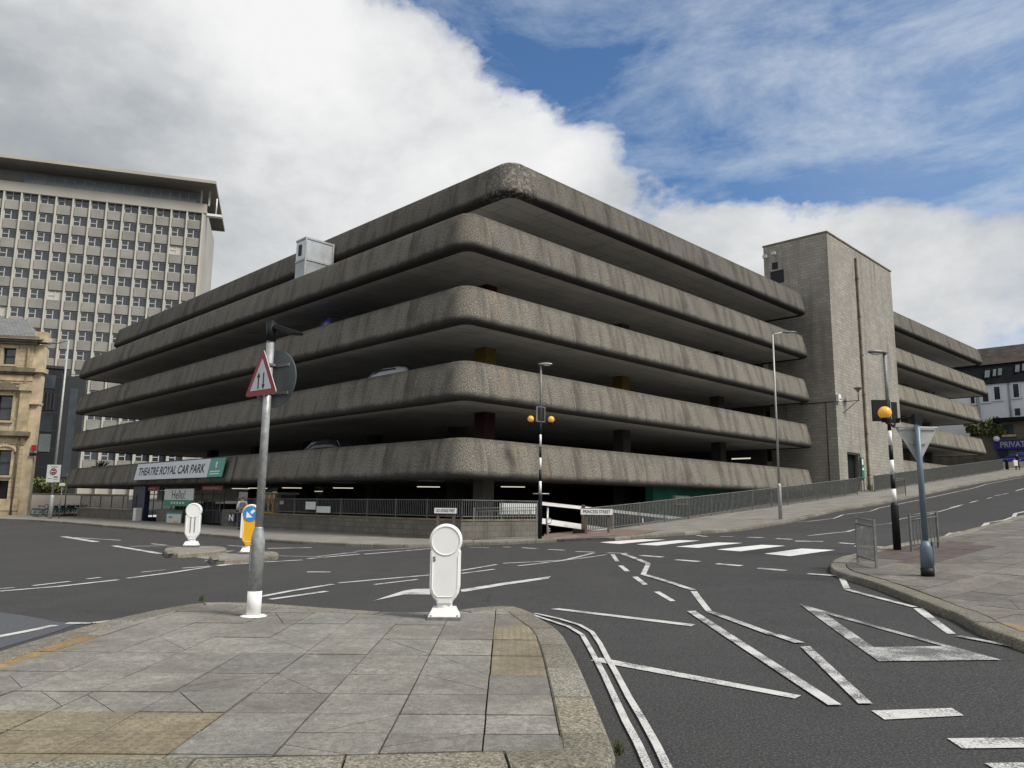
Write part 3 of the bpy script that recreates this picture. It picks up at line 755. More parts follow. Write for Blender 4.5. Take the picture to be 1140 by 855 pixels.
PROF = [(-.50, -1.15), (-.46, -.02), (-.42, 0), (-.14, 0), (-.05, -.02), (.0, -.09), (.05, -.28), (.13, -.62), (.22, -1.0), (.29, -1.36), (.305, -1.47), (.29, -1.55), (.23, -1.625), (.13, -1.67), (-.04, -1.68), (-.17, -1.675), (-.18, -1.62), (-.30, -1.62), (-.9, -1.60), (-3.6, -1.42)]
def fascia(pts, rad, ztop, name='parapet', tint=(1, 1, 1)):
    path = rounded(pts, rad); n = len(path); mb = MB(); uvs = []; cum = 0; K = len(PROF)
    for i in range(n+1):
        p, nn = path[i % n]
        if i: cum += ((p+nn*.22)-(path[i-1][0]+path[i-1][1]*.22)).length
        vlen = 0
        for k, (o_, z) in enumerate(PROF):
            if k >= 4: vlen = -z
            q = p+nn*o_; mb.v.append((q.x, q.y, ztop+z)); uvs.append((cum, -z if k < 13 else 1.7+k*.3))
    for i in range(n):
        for k in range(K-1):
            mb.f.append([i*K+k, (i+1)*K+k, (i+1)*K+k+1, i*K+k+1]); mb.m.append(1 if k >= 16 else 0); mb.sm.append(3 <= k < 14)
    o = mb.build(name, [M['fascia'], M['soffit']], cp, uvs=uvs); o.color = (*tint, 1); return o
def deck(pts, z0, z1, mat):
    mb = MB(); n = len(pts)
    mb.face([(x, y, z0) for x, y in pts][::-1]); mb.face([(x, y, z1) for x, y in pts])
    for i in range(n):
        a, b = pts[i], pts[(i+1) % n]; mb.face([(a[0], a[1], z0), (b[0], b[1], z0), (b[0], b[1], z1), (a[0], a[1], z1)])
    return mb.build('deck', mat, cp)
TOPS = [4.20, 7.38, 10.58, 13.76, 16.92]
ENDS = [52.0, 51.3, 51.3, 51.3, 51.0]
for i, (zt, e) in enumerate(zip(TOPS, ENDS)):
    x0 = 2.5 if i == 4 else 0.0
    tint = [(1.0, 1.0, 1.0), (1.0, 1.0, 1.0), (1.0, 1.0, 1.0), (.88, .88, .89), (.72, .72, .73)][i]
    pts = [(x0, 0), (32.35, 0), (32.35, e if i < 4 else 16.5), (x0, e)] if i < 4 else [(x0, 0), (32.35, 0), (32.35, e), (x0, e)]
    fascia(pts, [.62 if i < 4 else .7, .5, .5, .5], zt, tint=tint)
    deck([(x0+3.2, 3.2), (29.2, 3.2), (29.2, e-3.2), (x0+3.2, e-3.2)], zt-1.42, zt-1.16, M['soffit'])
    if i < 4: deck([(x0+.5, .5), (31.8, .5), (31.8, e-.5), (x0+.5, e-.5)], zt-1.17, zt-1.10, M['soffit'])
    else: deck([(x0+.5, .5), (31.8, .5), (31.8, e-.5), (x0+.5, e-.5)], zt-1.17, zt-1.10, M['soffit'])
WT = [5.62, 8.80, 12.0, 15.17, 18.33]; WE = [66.5, 69.2, 68.3, 71.6, 70.4]
def wl(t): return -1.19-(t-46.3)*.038
for i, (zt, e) in enumerate(zip(WT, WE)):
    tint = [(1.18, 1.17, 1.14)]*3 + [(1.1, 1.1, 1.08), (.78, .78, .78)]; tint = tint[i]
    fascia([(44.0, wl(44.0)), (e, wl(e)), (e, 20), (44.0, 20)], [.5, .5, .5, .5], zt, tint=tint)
    deck([(47, 2), (e-3.2, 2), (e-3.2, 17), (47, 17)], zt-1.42, zt-1.16, M['soffit'])
    deck([(44.6, -.6), (e-.5, -.9), (e-.5, 19.5), (44.6, 19.5)], zt-1.17, zt-1.10, M['soffit'])
# basement, core walls (give the dark interior its depth)
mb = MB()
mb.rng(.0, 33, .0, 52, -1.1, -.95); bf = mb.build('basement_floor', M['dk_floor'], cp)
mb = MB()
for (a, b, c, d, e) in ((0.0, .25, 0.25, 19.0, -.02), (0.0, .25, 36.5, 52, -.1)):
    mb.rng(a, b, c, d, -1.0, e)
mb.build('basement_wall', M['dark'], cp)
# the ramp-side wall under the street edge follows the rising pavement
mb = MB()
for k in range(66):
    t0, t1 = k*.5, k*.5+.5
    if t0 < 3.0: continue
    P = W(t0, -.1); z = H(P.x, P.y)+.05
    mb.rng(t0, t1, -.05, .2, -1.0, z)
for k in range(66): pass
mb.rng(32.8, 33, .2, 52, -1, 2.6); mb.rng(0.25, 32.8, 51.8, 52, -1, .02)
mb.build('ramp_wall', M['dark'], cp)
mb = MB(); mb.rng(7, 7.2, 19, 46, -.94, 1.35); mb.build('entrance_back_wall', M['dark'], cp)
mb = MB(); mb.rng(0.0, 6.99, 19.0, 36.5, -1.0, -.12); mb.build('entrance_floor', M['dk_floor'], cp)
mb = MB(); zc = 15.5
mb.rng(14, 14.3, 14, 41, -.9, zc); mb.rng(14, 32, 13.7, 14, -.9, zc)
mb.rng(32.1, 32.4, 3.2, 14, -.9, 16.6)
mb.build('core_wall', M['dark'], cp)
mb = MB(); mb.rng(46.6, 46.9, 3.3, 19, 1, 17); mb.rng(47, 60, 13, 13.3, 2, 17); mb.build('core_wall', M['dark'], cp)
# columns
SC = 4.2
tcol = [RP(540, 450, -SC)[0], RP(692, 470, -SC)[0]]
st = tcol[1]-tcol[0]
def column(t, s, z0, z1, m, w=.72):
    b = MB(); b.rng(t-w/2, t+w/2, s-w/2, s+w/2, z0, z1); return b.build('column', m, cp)
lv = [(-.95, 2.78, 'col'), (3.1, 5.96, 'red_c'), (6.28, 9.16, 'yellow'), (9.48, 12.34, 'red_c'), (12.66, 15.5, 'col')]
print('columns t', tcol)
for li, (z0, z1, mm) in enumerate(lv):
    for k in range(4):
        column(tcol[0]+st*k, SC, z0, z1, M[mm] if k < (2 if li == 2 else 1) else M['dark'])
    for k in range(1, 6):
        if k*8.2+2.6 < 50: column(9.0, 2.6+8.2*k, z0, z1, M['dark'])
for li in range(5):
    z1 = WT[li]-1.42; z0 = z1-2.9
    for t in (52, 59.5, 66.0): column(t, 2.2, z0, z1, M['col'])
# ceiling strip lights of the ground floor
for (x, y) in [(213, 540.5), (287, 543.5), (325, 543.2), (352, 547), (382, 543.3), (402, 547), (454, 547), (477, 542), (451, 550.5), (495, 546.6), (498, 552), (571, 542), (311, 548), (268, 544)]:
    d = ray(x, y); zz = 2.45; k = (zz-CAM.z)/d.z; P = CAM+d*k; t, s = TS(P)
    if not (0 < t < 32 and 0 < s < 50): print('light out', x, y, t, s); continue
    b = MB(); c, sn = math.cos(-ROTZ+0.1), math.sin(-ROTZ+.1)
    b.box((0, 0, 0), (1.25, .10, .05), 0, Matrix.Translation((t, s, zz)) @ Matrix.Rotation(-ROTZ, 4, 'Z'))
    b.build('ceiling_light', M['tube'], cp)
P = LP(0, 0); d = ray(825, 510.5)
b = MB(); q = RP(825, 510.5, -3.5); b.box((q.x, q.y, q.z), (.1, 1.4, .08)); b.build('ceiling_light', M['tube'], cp)

# stair tower
T0, T1, S0, S1, ZT = 33.3, 46.3, -1.6, 3.3, 21.4
d0 = RP(945, 540, 1.6); d1 = RP(957.5, 505, 1.6); dz0, dz1 = 2.75, d1.z
print('door', d0, d1)
mb = MB()
mb.rng(T0, d0.x, S0, S0+.5, 1.5, ZT); mb.rng(d1.x, T1, S0, S0+.5, 1.5, ZT); mb.rng(d0.x, d1.x, S0, S0+.5, dz1, ZT); mb.rng(d0.x, d1.x, S0, S0+.5, 1.5, dz0)
mb.rng(T0, T1, S0+.5, S1, 1.5, ZT)
tw = mb.build('stair_tower', M['block'], cp)
mb = MB(); mb.rng(T0-.06, T1+.06, S0-.06, S1+.06, ZT, ZT+.10); mb.build('coping', M['stonedark'], tw)
mb = MB(); mb.rng(d0.x+.06, d1.x-.06, S0+.42, S0+.50-.005, dz0, dz1-.05); dr = mb.build('door', M['black'], tw)
mb = MB(); mb.rng(d0.x+.01, d0.x+.1, S0+.1, S0+.3, dz0, dz1); mb.rng(d1.x-.1, d1.x-.01, S0+.1, S0+.3, dz0, dz1); mb.rng(d0.x+.1, d1.x-.1, S0+.1, S0+.3, dz1-.12, dz1-.01); mb.build('door_frame', M['col'], dr)
q0 = RP(953.5, 288, 1.7); q1 = RP(968, 545, 1.7); tm = (q0.x+q1.x)/2
mb = MB(); mb.rng(tm-.11, tm+.11, S0-.16, S0-.003, 2.3, q0.z); 
for k in range(6): mb.rng(tm-.16, tm+.16, S0-.19, S0-.002, 4+k*3, 4.12+k*3)
mb.rng(tm-.2, tm+.2, S0-.25, S0-.003, 2.3, 3.3); mb.build('downpipe', M['stonedark'], tw)
def TL(px, py):     # on the tower's left face
    d = ray(px, py); k = (20.268+T0)/d.dot(dT); P = CAM+d*k; t, s = TS(P); return s, P.z
s_a, z_a = TL(857.5, 303); s_b, z_b = TL(873, 314)
mb = MB(); mb.rng(T0-.02, T0+.0, s_b, s_a, z_b, z_a); mb.build('louvre', M['black'], tw)
s_a, z_a = TL(859.5, 293); s_b, z_b = TL(866, 299)
mb = MB(); mb.rng(T0-.04, T0+.0, s_b, s_a, z_b, z_a); mb.build('vent', M['black'], tw)
mb = MB(); s_a, z_a = TL(906, 449); mb.tube([(T0-.05, 1.0, z_a), (T0-.05, S0, z_a)], .04, 6); s_a, z_a2 = TL(920, 540); mb.tube([(T0-.05, -.9, z_a), (T0-.05, -.9, z_a2)], .035, 6); mb.build('conduit', M['dark'], tw)

def bthing(name, label, cat, local, group=None, rz=0):
    P = W(local[0], local[1], local[2]); return thing(name, label, cat, P, ROTZ+rz, group)
# galvanised housing standing on the fourth parapet
e0 = LP(339, 300, -.35); topz = LP(339, 264.5, -.35).z
du = bthing('metal_housing', 'galvanised box housing standing on the upper parapet of the left face', 'plant housing', (.35, e0.y, 13.3))
wdt = 1.8; dpt = 1.05; hh = topz-13.3
b = MB(); b.rng(0, wdt, 0, dpt, 0, hh*.55); b.build('lower_case', M['duct_d'], du, bevel=.02)
b = MB(); b.rng(0, wdt-.1, 0, dpt, hh*.56, hh); b.build('upper_case', M['ductm'], du, bevel=.02)
b = MB()
for z in (hh*.55, hh-.05): b.rng(-.04, wdt, -.04, -.0, z-.05, z+.05); b.rng(-.04, -.0, -.04, dpt, z-.05, z+.05)
for x in (-.04, wdt-.12): b.rng(x, x+.1, -.045, -.002, .0, hh)
b.build('frame', M['galv'], du)
b = MB(); b.rng(-.03, -.004, .45, .75, hh*.66, hh*.88); b.build('louvre', M['black'], du)
b = MB(); b.tube([(wdt, .1, hh*.5), (wdt+.25, .05, hh*.35), (wdt+.3, .05, 0)], .06, 8); b.build('pipe', M['galv'], du)

# ------------------------------------------------------------------ name banner on the lowest band
def slab_quad(c, th, mi=0, mb=None):      # c: TL, BL, BR, TR (local)
    mb = mb or MB(); n = (c[1]-c[0]).cross(c[3]-c[0]).normalized()
    if n.x > 0: n = -n
    A = c; B = [p+n*th for p in c]
    mb.face(B, mi); mb.face(A[::-1], mi)
    for i in range(4): mb.face([A[i], A[(i+1) % 4], B[(i+1) % 4], B[i]], mi)
    return mb, n
cq = [LP(145.5, 516, .08), LP(140, 538, .36), LP(257, 538, .36), LP(263.5, 507, .08)]
for q, z in zip(cq, (4.12, 2.62, 2.62, 4.12)): q.z = z
for q, x in zip(cq, (-.06, -.36, -.36, -.06)): q.x = x
mb, _ = slab_quad(cq, .02); mb.build('sign_backing', M['fascia'], cp, uvs=[(q[1], 4.2-q[2]) for q in mb.v])
def fit_text(s, M0, w, h, mat, parent, name='lettering', bold=.01, ext=.003):
    cu = bpy.data.curves.new(name, 'FONT'); cu.body = s; cu.size = 1; cu.align_x = 'CENTER'; cu.align_y = 'CENTER'; cu.offset = bold
    o = bpy.data.objects.new(name, cu); COL.objects.link(o); bpy.context.view_layer.update()
    dx, dy = o.dimensions.x, o.dimensions.y
    sx, sy = w/dx, h/dy; cu.extrude = ext/ (max(sx, sy)); cu.materials.append(mat)
    bb = [Vector(c) for c in o.bound_box]; cx = sum(c.x for c in bb)/8; cy = sum(c.y for c in bb)/8
    o.parent = parent; o.matrix_local = M0 @ Matrix.Diagonal((sx, sy, max(sx, sy), 1)) @ Matrix.Translation((-cx, -cy, 0)); return to_mesh(o)
TLc, BLc, BRc, TRc = LP(157, 517.7, .14), LP(151.2, 534, .40), LP(248.9, 531.6, .40), LP(255.8, 509, .14)
zt_, zb_ = (TLc.z+TRc.z)/2, (BLc.z+BRc.z)/2
sl, sr = (TLc.y+BLc.y)/2, (TRc.y+BRc.y)/2
print('banner', sl, sr, zt_, zb_)
org = Vector((-.40, (sl+sr)/2, (zt_+zb_)/2)); up = Vector((.20, 0, zt_-zb_)); hgt = up.length; up.normalize()
xax = Vector((0, -1, 0)); zax = xax.cross(up)
bn = thing('name_banner', 'long white banner reading THEATRE ROYAL CAR PARK with a green end panel', 'sign', O + dT*org.x + dS*org.y + Vector((0, 0, org.z)), ROTZ)
Mb = frame((0, 0, 0), xax, up, zax); Lw = sl-sr
def panel(name, x0, x1, y0, y1, z0, z1, mat, parent, Mx): 
    b = MB(); b.box(((x0+x1)/2, (y0+y1)/2, (z0+z1)/2), (x1-x0, y1-y0, z1-z0), 0, Mx); return b.build(name, mat, parent)
xs = Lw/2-Lw*.145
panel('white_panel', -Lw/2, xs, -hgt/2, hgt/2, 0, .04, M['banner'], bn, Mb); panel('green_panel', xs, Lw/2, -hgt/2, hgt/2, 0, .04, M['teal'], bn, Mb)
fit_text('THEATRE ROYAL CAR PARK', Mb @ Matrix.Translation((-Lw*.072, 0, .042)), Lw*.78, hgt*.5, M['ink'], bn, bold=.022)
b = MB()   # white emblem and two small lines of type on the green end
for dx, dy, r in ((0, .22, .13), (.02, .05, .09), (-.05, .13, .07)):
    b.lathe([(r*hgt*.8, 0), (r*hgt*.8, .005)], (0, 0, 0), 14)
    for v in range(len(b.v)-28, len(b.v)): b.v[v] = tuple(Mb @ Vector((xs+Lw*.07+dx*hgt+b.v[v][0], dy*hgt+b.v[v][1], .042+b.v[v][2])))
b.build('emblem', M['white'], bn)
for yy in (-.2, -.33): panel('small_print', xs+Lw*.02, Lw/2-Lw*.03, yy*hgt-.03, yy*hgt+.03, .04, .045, M['white'], bn, Mb)

def flat_sign(name, label, cat, px0, py0, px1, py1, v, parts, side='L', th=.05, group=None):
    """flat board parallel to a facade, between two picture positions. parts: fn(parent, w, h, Mx)"""
    a = (LP if side == 'L' else RP)(px0, py0, v); c = (LP if side == 'L' else RP)(px1, py1, v)
    ctr = (a+c)/2; w = (a-c).y if side == 'L' else (c-a).x; h = a.z-c.z
    o = thing(name, label, cat, W(ctr.x, ctr.y, ctr.z), ROTZ - (math.pi/2 if side == 'L' else 0), group)
    parts(o, w, h, frame((0, 0, 0), (1, 0, 0), (0, 0, 1), (0, -1, 0))); return o
def hello(o, w, h, Mx):
    panel('white_panel', -w/2, w/2, -h/2+h*.36, h/2, 0, .05, M['board'], o, Mx); panel('green_panel', -w/2, w/2, -h/2, -h/2+h*.36, 0, .05, M['signgreen'], o, Mx)
    fit_text('Hello!', Mx @ Matrix.Translation((0, h*.17, .053)), w*.46, h*.50, M['ink'], o, bold=.0)
    for k in range(5): panel('small_print', -w*.25+k*w*.1, -w*.25+k*w*.1+w*.06, -h*.38, -h*.25, .05, .055, M['board'], o, Mx)
flat_sign('greeting_sign', 'white and green board reading Hello! hanging over the car park entrance', 'sign', 184.6, 544.5, 215.3, 563.8, .05, hello)
def redhead(o, w, h, Mx):
    panel('board', -w/2, w/2, -h/2, h/2, 0, .05, plain('faded_red_board', (.20, .05, .05), .6), o, Mx)
    panel('lettering', -w*.42, w*.30, -h*.12, h*.12, .05, .055, plain('pale_red', (.42, .22, .20), .6), o, Mx)
flat_sign('height_sign', 'small faded red board above the right side of the entrance', 'sign', 226, 541, 248.5, 545.8, -.25, redhead)
flat_sign('height_sign', 'small faded red board above the left side of the entrance', 'sign', 155, 541.2, 178, 546.5, -.25, redhead)
def poster(o, w, h, Mx):
    panel('board', -w/2, w/2, -h/2, h/2, 0, .04, M['board'], o, Mx); panel('header', -w/2, w/2, h*.36, h/2, .04, .045, M['signgreen'], o, Mx); panel('map_patch', -w*.05, w*.3, -h*.38, -h*.22, .04, .045, M['yellowp'], o, Mx)
    panel('small_print', -w*.35, -w*.1, h*.0, h*.15, .04, .045, M['blue'], o, Mx)
# entrance fittings as parts of the building
b = MB(); q0, q1 = LP(178, 567, -.2), LP(206, 584, -.2); b.rng(.0, .35, q1.y, q0.y, -.1, q0.z); b.build('pier', M['wallblock'], cp)
q0, q1 = LP(252, 567, -.1), LP(266, 588, -.1); b = MB(); b.rng(-.15, .3, q1.y, q0.y, -.1, q0.z); b.build('pier', M['wallblock'], cp)
q0, q1 = LP(151, 545, -.2), LP(161, 584, -.2); b = MB(); b.rng(.05, .4, q1.y, q0.y, -.1, 2.75); b.build('column', M['navy'], cp)
q0, q1 = LP(226, 567, -1.2), LP(252, 584, -1.2); b = MB(); b.rng(1.2, 1.26, q1.y, q0.y, .15, q0.z)
for k in range(7): yy = q1.y+(q0.y-q1.y)*k/6; b.rng(1.17, 1.2, yy-.03, yy+.03, .15, q0.z)
b.build('shutter', M['greyclad'], cp)
b = MB(); q0, q1 = LP(162, 549, -2.5), LP(250, 549, -2.5)
for k in range(9): yy = q1.y+(q0.y-q1.y)*k/8; b.rng(2.5, 2.55, yy-.03, yy+.03, 0, 2.5)
for z in (1.5, 2.0): b.rng(2.5, 2.55, q1.y, q0.y, z-.03, z+.03)
b.build('entrance_grille', M['galv_d'], cp)
b = MB(); b.rng(3.4, 3.5, q1.y, q0.y, 1.55, 2.3); b.build('pale_wall', M['render'], cp)
flat_sign('notice_board', 'white information board with a green heading fixed to the entrance pier', 'notice board', 186.5, 570, 201.5, 584, .22, poster)
def nsign(o, w, h, Mx):
    panel('board', -w/2, w/2, -h/2, h/2, 0, .04, M['navy'], o, Mx); fit_text('N', Mx @ Matrix.Translation((0, 0, .043)), w*.6, h*.7, M['white'], o, bold=.03)
flat_sign('letter_sign', 'dark blue square sign with a white letter N on the low pier', 'sign', 254.3, 571, 261.8, 581.5, .2, nsign)
b = bthing('white_bollard_box', 'squat white concrete block beside the dark blue entrance column', 'block', (-.3, LP(152, 583, .3).y, -.0))
m_ = MB(); m_.rng(-.22, .22, -.25, .25, 0, 1.0); m_.build('block', M['white'], b, bevel=.03); m_ = MB(); m_.rng(-.25, .25, -.28, .28, 0, .08); m_.build('base', M['galv_d'], b)

# ------------------------------------------------------------------ railings
def railing(name, label, pts, h, group=None, sp=.115, post=2.0, mat='rail', zoff=.12, bar=.011, gap=.1, follow=True, rw=.03, pw=.045):
    """pts: local (t,s) polyline along the ground; z follows the pavement unless given"""
    P = []
    for q in pts:
        w_ = W(q[0], q[1]); z = q[2] if len(q) > 2 else H(w_.x, w_.y)+zoff; P.append(Vector((w_.x, w_.y, z)))
    root = thing(name, label, 'railing', P[0], 0, group); o = P[0]
    for a, b in zip(P[:-1], P[1:]):
        L = (b-a).length; n = max(1, round(L/post))
        for i in range(n):
            u, v = a.lerp(b, i/n), a.lerp(b, (i+1)/n)
            if len(pts[0]) < 3 and follow: u.z = H(u.x, u.y)+zoff; v.z = H(v.x, v.y)+zoff
            pb = MB(); uu, vv = u-o, v-o; d = (vv-uu); dn = Vector((d.x, d.y, 0)).normalized(); Rm = lambda p: Matrix.Translation(p) @ Matrix.Rotation(math.atan2(dn.y, dn.x), 4, 'Z')
            m = MB(); m.box((0, 0, h/2+.01), (pw*1.1, pw*1.1, h+.02), 0, Rm(uu))
            m.build('post', M[mat], root)
            if v is not None and i == n-1: m = MB(); m.box((0, 0, h/2+.01), (pw*1.1, pw*1.1, h+.02), 0, Rm(vv)); m.build('post', M[mat], root)
            for z in (gap, h-.03):
                A = uu+Vector((0, 0, z))+dn*pw*.6; B = vv+Vector((0, 0, z))-dn*pw*.6
                pb.tube([A, B], rw*.75, 4, cap=False, smooth=False)
            k = int((v-u).length/sp)
            for j in range(1, k):
                c = uu.lerp(vv, j/k); pb.box((0, 0, (gap+h-.05)/2), (bar*2, bar*2, h-.06-gap), 0, Rm(c))
            pb.build('panel', M[mat], root)
    return root
rA = RP(648, 590, .3); 
railing('street_railing', 'long grey railing between the pavement and the car park ramp, near run', [(rA.x, -.3), (13, -.8), (22.6, -1.8), (33.6, -2.6)], 1.12, 'grey railings up the hill', sp=.11, bar=.018)
rB = RP(973, 547, 2.7)
railing('street_railing', 'grey railing running up the hill past the stair tower, far run', [(rB.x, -2.75), (49, -3.0), (69.7, -3.5)], 1.15, 'grey railings up the hill', sp=.11, bar=.02)
# low wall with railing on it, left face and return
wt = LP(283, 572, 0).z; sL = LP(262, 590, 0).y; tR = RP(598, 595, 0).x
print('wall top', wt, sL, tR)
WTOP = .86
lw = bthing('low_block_wall', 'low soot-stained block wall round the corner of the car park', 'wall', (0, 0, 0))
m = MB(); m.rng(-.15, .15, -.15, sL, -.15, WTOP); m.rng(.15, tR, -.15, .15, -.15, WTOP); m.build('wall', M['wallblock'], lw)
m = MB(); m.rng(-.18, .18, -.18, sL, WTOP, WTOP+.07); m.rng(.18, tR, -.18, .18, WTOP, WTOP+.07); m.build('coping', M['stonedark'], lw)
railing('wall_railing', 'dark grey railing standing on the low block wall at the corner', [(0, sL, WTOP+.07), (0, 0, WTOP+.07), (tR, 0, WTOP+.07)], .78, None, sp=.12, post=2.2, mat='rail', bar=.009)
s1, s0 = LP(88, 572, 0).y, LP(149, 584, 0).y
print('left wall s', s0, s1)
s1 = min(s1, 58)
lw2 = bthing('low_block_wall', 'low block wall left of the entrance, behind the parked bicycles', 'wall', (0, s0, 0))
m = MB(); m.rng(-.15, .15, 0, s1-s0, -.25, .8); m.build('wall', M['wallblock'], lw2); m = MB(); m.rng(-.18, .18, 0, s1-s0, .8, .87); m.build('coping', M['stonedark'], lw2)
railing('wall_railing', 'thin dark railing on the low wall left of the entrance', [(0, s0+.1, .87), (0, s1-.1, .87)], 1.0, None, sp=.14, post=2.5, mat='rail', bar=.009)
railing('entrance_railing', 'short dark railing behind the person at the entrance', [(1.0, LP(245, 560, -1).y, .85), (1.0, LP(205, 560, -1).y, .85)], .8, None, sp=.3, post=2.0, mat='galv_d')
def wpan(o, w, h, Mx): panel('board', -w/2, w/2, -h/2, h/2, 0, .03, M['board'], o, Mx)
flat_sign('railing_notice', 'tall white notice fixed to the corner railing', 'notice', 341, 558.5, 351.5, 567.3, .12, wpan)
flat_sign('railing_notice', 'wide low white notice on the corner railing beside the tall one', 'notice', 353, 563.5, 368, 571, .12, wpan)
flat_sign('white_hoarding', 'white hoarding panel behind the railing at the ramp end of the low wall', 'hoarding', 556, 560, 597, 572.5, -.35, wpan, 'R')
flat_sign('white_hoarding', 'narrow white notice behind the railing near the yellow barrier', 'hoarding', 312, 557.5, 316, 561.5, -.25, wpan)
# green wall + air-conditioning unit + ramp barrier
g0 = RP(722, 560, -1.4); m = MB(); m.rng(g0.x, 31, 1.4, 1.6, -.94, 2.6); m.build('green_wall', M['green'], cp)
g1 = RP(757, 560, -1.1); m = MB(); m.rng(g0.x, g1.x, 1.1, 1.395, -.94, 2.6); m.build('green_pier', M['green'], cp)
a0, a1 = RP(752, 551.5, -.9), RP(768, 559.5, -.9)
ac = bthing('air_conditioner', 'cream air conditioning unit on the green wall behind the railing', 'air conditioner', (a0.x, .9, a1.z-.15))
m = MB(); m.rng(0, a1.x-a0.x, 0, .4, 0, a0.z-a1.z+.15); m.build('case', M['ac'], ac, bevel=.02)
m = MB(); m.rng(.15, (a1.x-a0.x)*.7, -.012, -.002, .1, (a0.z-a1.z)*.9); m.build('grille', M['galv_d'], ac)
m = MB(); m.rng(.1, .16, .0, .48, -.2, -.002); m.rng(.6, .66, 0, .48, -.2, -.002); m.build('bracket', M['galv_d'], ac)
u_ = -.5
ra, rb, rc = RP(603, 560.5, u_), RP(648, 567, u_), RP(765, 578, u_)
ba, bb = RP(603, 580, u_), RP(648, 586.5, u_)
rbt = bthing('ramp_barrier', 'white painted two-rail barrier descending the car park ramp', 'barrier', (ra.x, .5, 0))
o = Vector((ra.x, .5, 0))
def bar_(p, q, h, name):
    m = MB(); d = q-p; L = d.length; m.box((L/2, 0, 0), (L, .07, h), 0, Matrix.Translation(p-o) @ Matrix.Rotation(-math.atan2(d.z, d.x), 4, 'Y')); m.build(name, M['white'], rbt)
bar_(ra, rc, .15, 'top_rail'); bar_(ba, ba+(bb-ba)*3.4, .24, 'bottom_rail')
m = MB()
for x_ in (ra.x+.5, rb.x+.2, rb.x+2.5, rb.x+5): 
    zz = ra.z+(rc.z-ra.z)*(x_-ra.x)/(rc.x-ra.x)+.05; m = MB(); m.tube([(x_-o.x, .09, -.94), (x_-o.x, .09, zz)], .05, 8); m.build('post', M['galv'], rbt)
# palm-like plant and cars on the decks

# ================================================================== VEHICLES
def make_car(name, label, loc, rz, paint, group=None, scale=1.0):
    """x forward, 4.2 m long"""
    c = thing(name, label, 'car', loc, rz, group)
    def loft(secs, mats, nm_, par):
        m = MB(); n = len(secs[0])
        for s_ in secs: m.v += [tuple(p) for p in s_]
        for a in range(len(secs)-1):
            for k in range(n): m.f.append([a*n+k, a*n+(k+1) % n, (a+1)*n+(k+1) % n, (a+1)*n+k]); m.m.append(0); m.sm.append(True)
        m.f.append(list(range(n))); m.m.append(0); m.sm.append(False); m.f.append([(len(secs)-1)*n+k for k in range(n)][::-1]); m.m.append(0); m.sm.append(False)
        return m.build(nm_, mats, par)
    def sec(x, w, z0, z1, tum=.0):
        return [(x, -w, z0), (x, w, z0), (x, w+.02, (z0+z1)/2), (x, w-tum, z1-.06), (x, w-tum-.10, z1), (x, -w+tum+.10, z1), (x, -w+tum, z1-.06), (x, -w-.02, (z0+z1)/2)]
    loft([sec(-2.1, .70, .35, .85), sec(-2.02, .80, .25, .95), sec(-1.4, .86, .22, .98), sec(0, .87, .2, .96), sec(1.2, .86, .22, .90), sec(1.9, .80, .25, .76), sec(2.1, .66, .34, .66)], paint, 'body', c)
    cab = loft([sec(-1.95, .66, .88, .97, .02), sec(-1.45, .70, .88, 1.36, .14), sec(-.9, .72, .88, 1.45, .16), sec(.0, .72, .88, 1.46, .16), (sec(.45, .71, .88, 1.38, .15)), sec(1.15, .68, .86, .93, .03)], paint, 'cabin', c)
    g = MB()
    for s_ in (-1, 1):
        g.face([(-1.3, s_*.715, .98), (-.95, s_*.60, 1.36), (.25, s_*.60, 1.38), (.85, s_*.70, .98)])
    g.face([(.52, -.52, 1.365), (.52, .52, 1.365), (1.14, .62, .965), (1.14, -.62, .965)]); g.face([(-1.5, -.52, 1.345), (-1.5, .52, 1.345), (-1.93, .6, 1.0), (-1.93, -.6, 1.0)])
    o = g.build('windows', M['glass'], c, fix=False); sd = o.modifiers.new('s', 'SOLIDIFY'); sd.thickness = .03; sd.offset = 0
    for x in (-1.3, 1.32):
        for s_ in (-1, 1):
            w = MB(); w.tube([(x, s_*.70, .31), (x, s_*.88, .31)], .31, 18, smooth=False); wh = w.build('wheel', M['tyre'], c)
            w = MB(); w.tube([(x, s_*.86, .31), (x, s_*.895, .31)], .19, 14, smooth=False); w.build('rim', M['galv'], wh)
    for s_ in (-1, 1):
        m = MB(); m.box((-2.06, s_*.6, .78), (.12, .26, .14)); m.build('tail_light', M['taillight'], c)
        m = MB(); m.box((2.0, s_*.56, .64), (.14, .26, .10)); m.build('headlight', M['whitep'], c)
    c.scale = (scale,)*3; return c
def on_deck(px, py, v, z, s=None):
    q = LP(px, py, v); return W(q.x, q.y, z)
make_car('parked_car', 'silver car roof showing above the second parapet from the ground, left face', on_deck(437, 408, -1.9, 6.28), ROTZ+R(92), M['carwhite'], scale=1.21)
make_car('parked_car', 'car with a blue-tinted windscreen behind the third parapet, below the metal housing', on_deck(372, 352, -1.8, 9.48), ROTZ+R(72), M['carblue'], scale=1.25)
make_car('parked_car', 'dark car just visible behind the lowest parapet of the left face', on_deck(366, 493, -1.9, 3.1), ROTZ+R(90), M['cardark'], scale=1.2)
q = LP(461, 573, -2.2); make_car('parked_car', 'silver car in the sunken bay behind the corner railing', W(q.x, q.y+1.5, -.95), ROTZ+R(90), M['cargrey'])

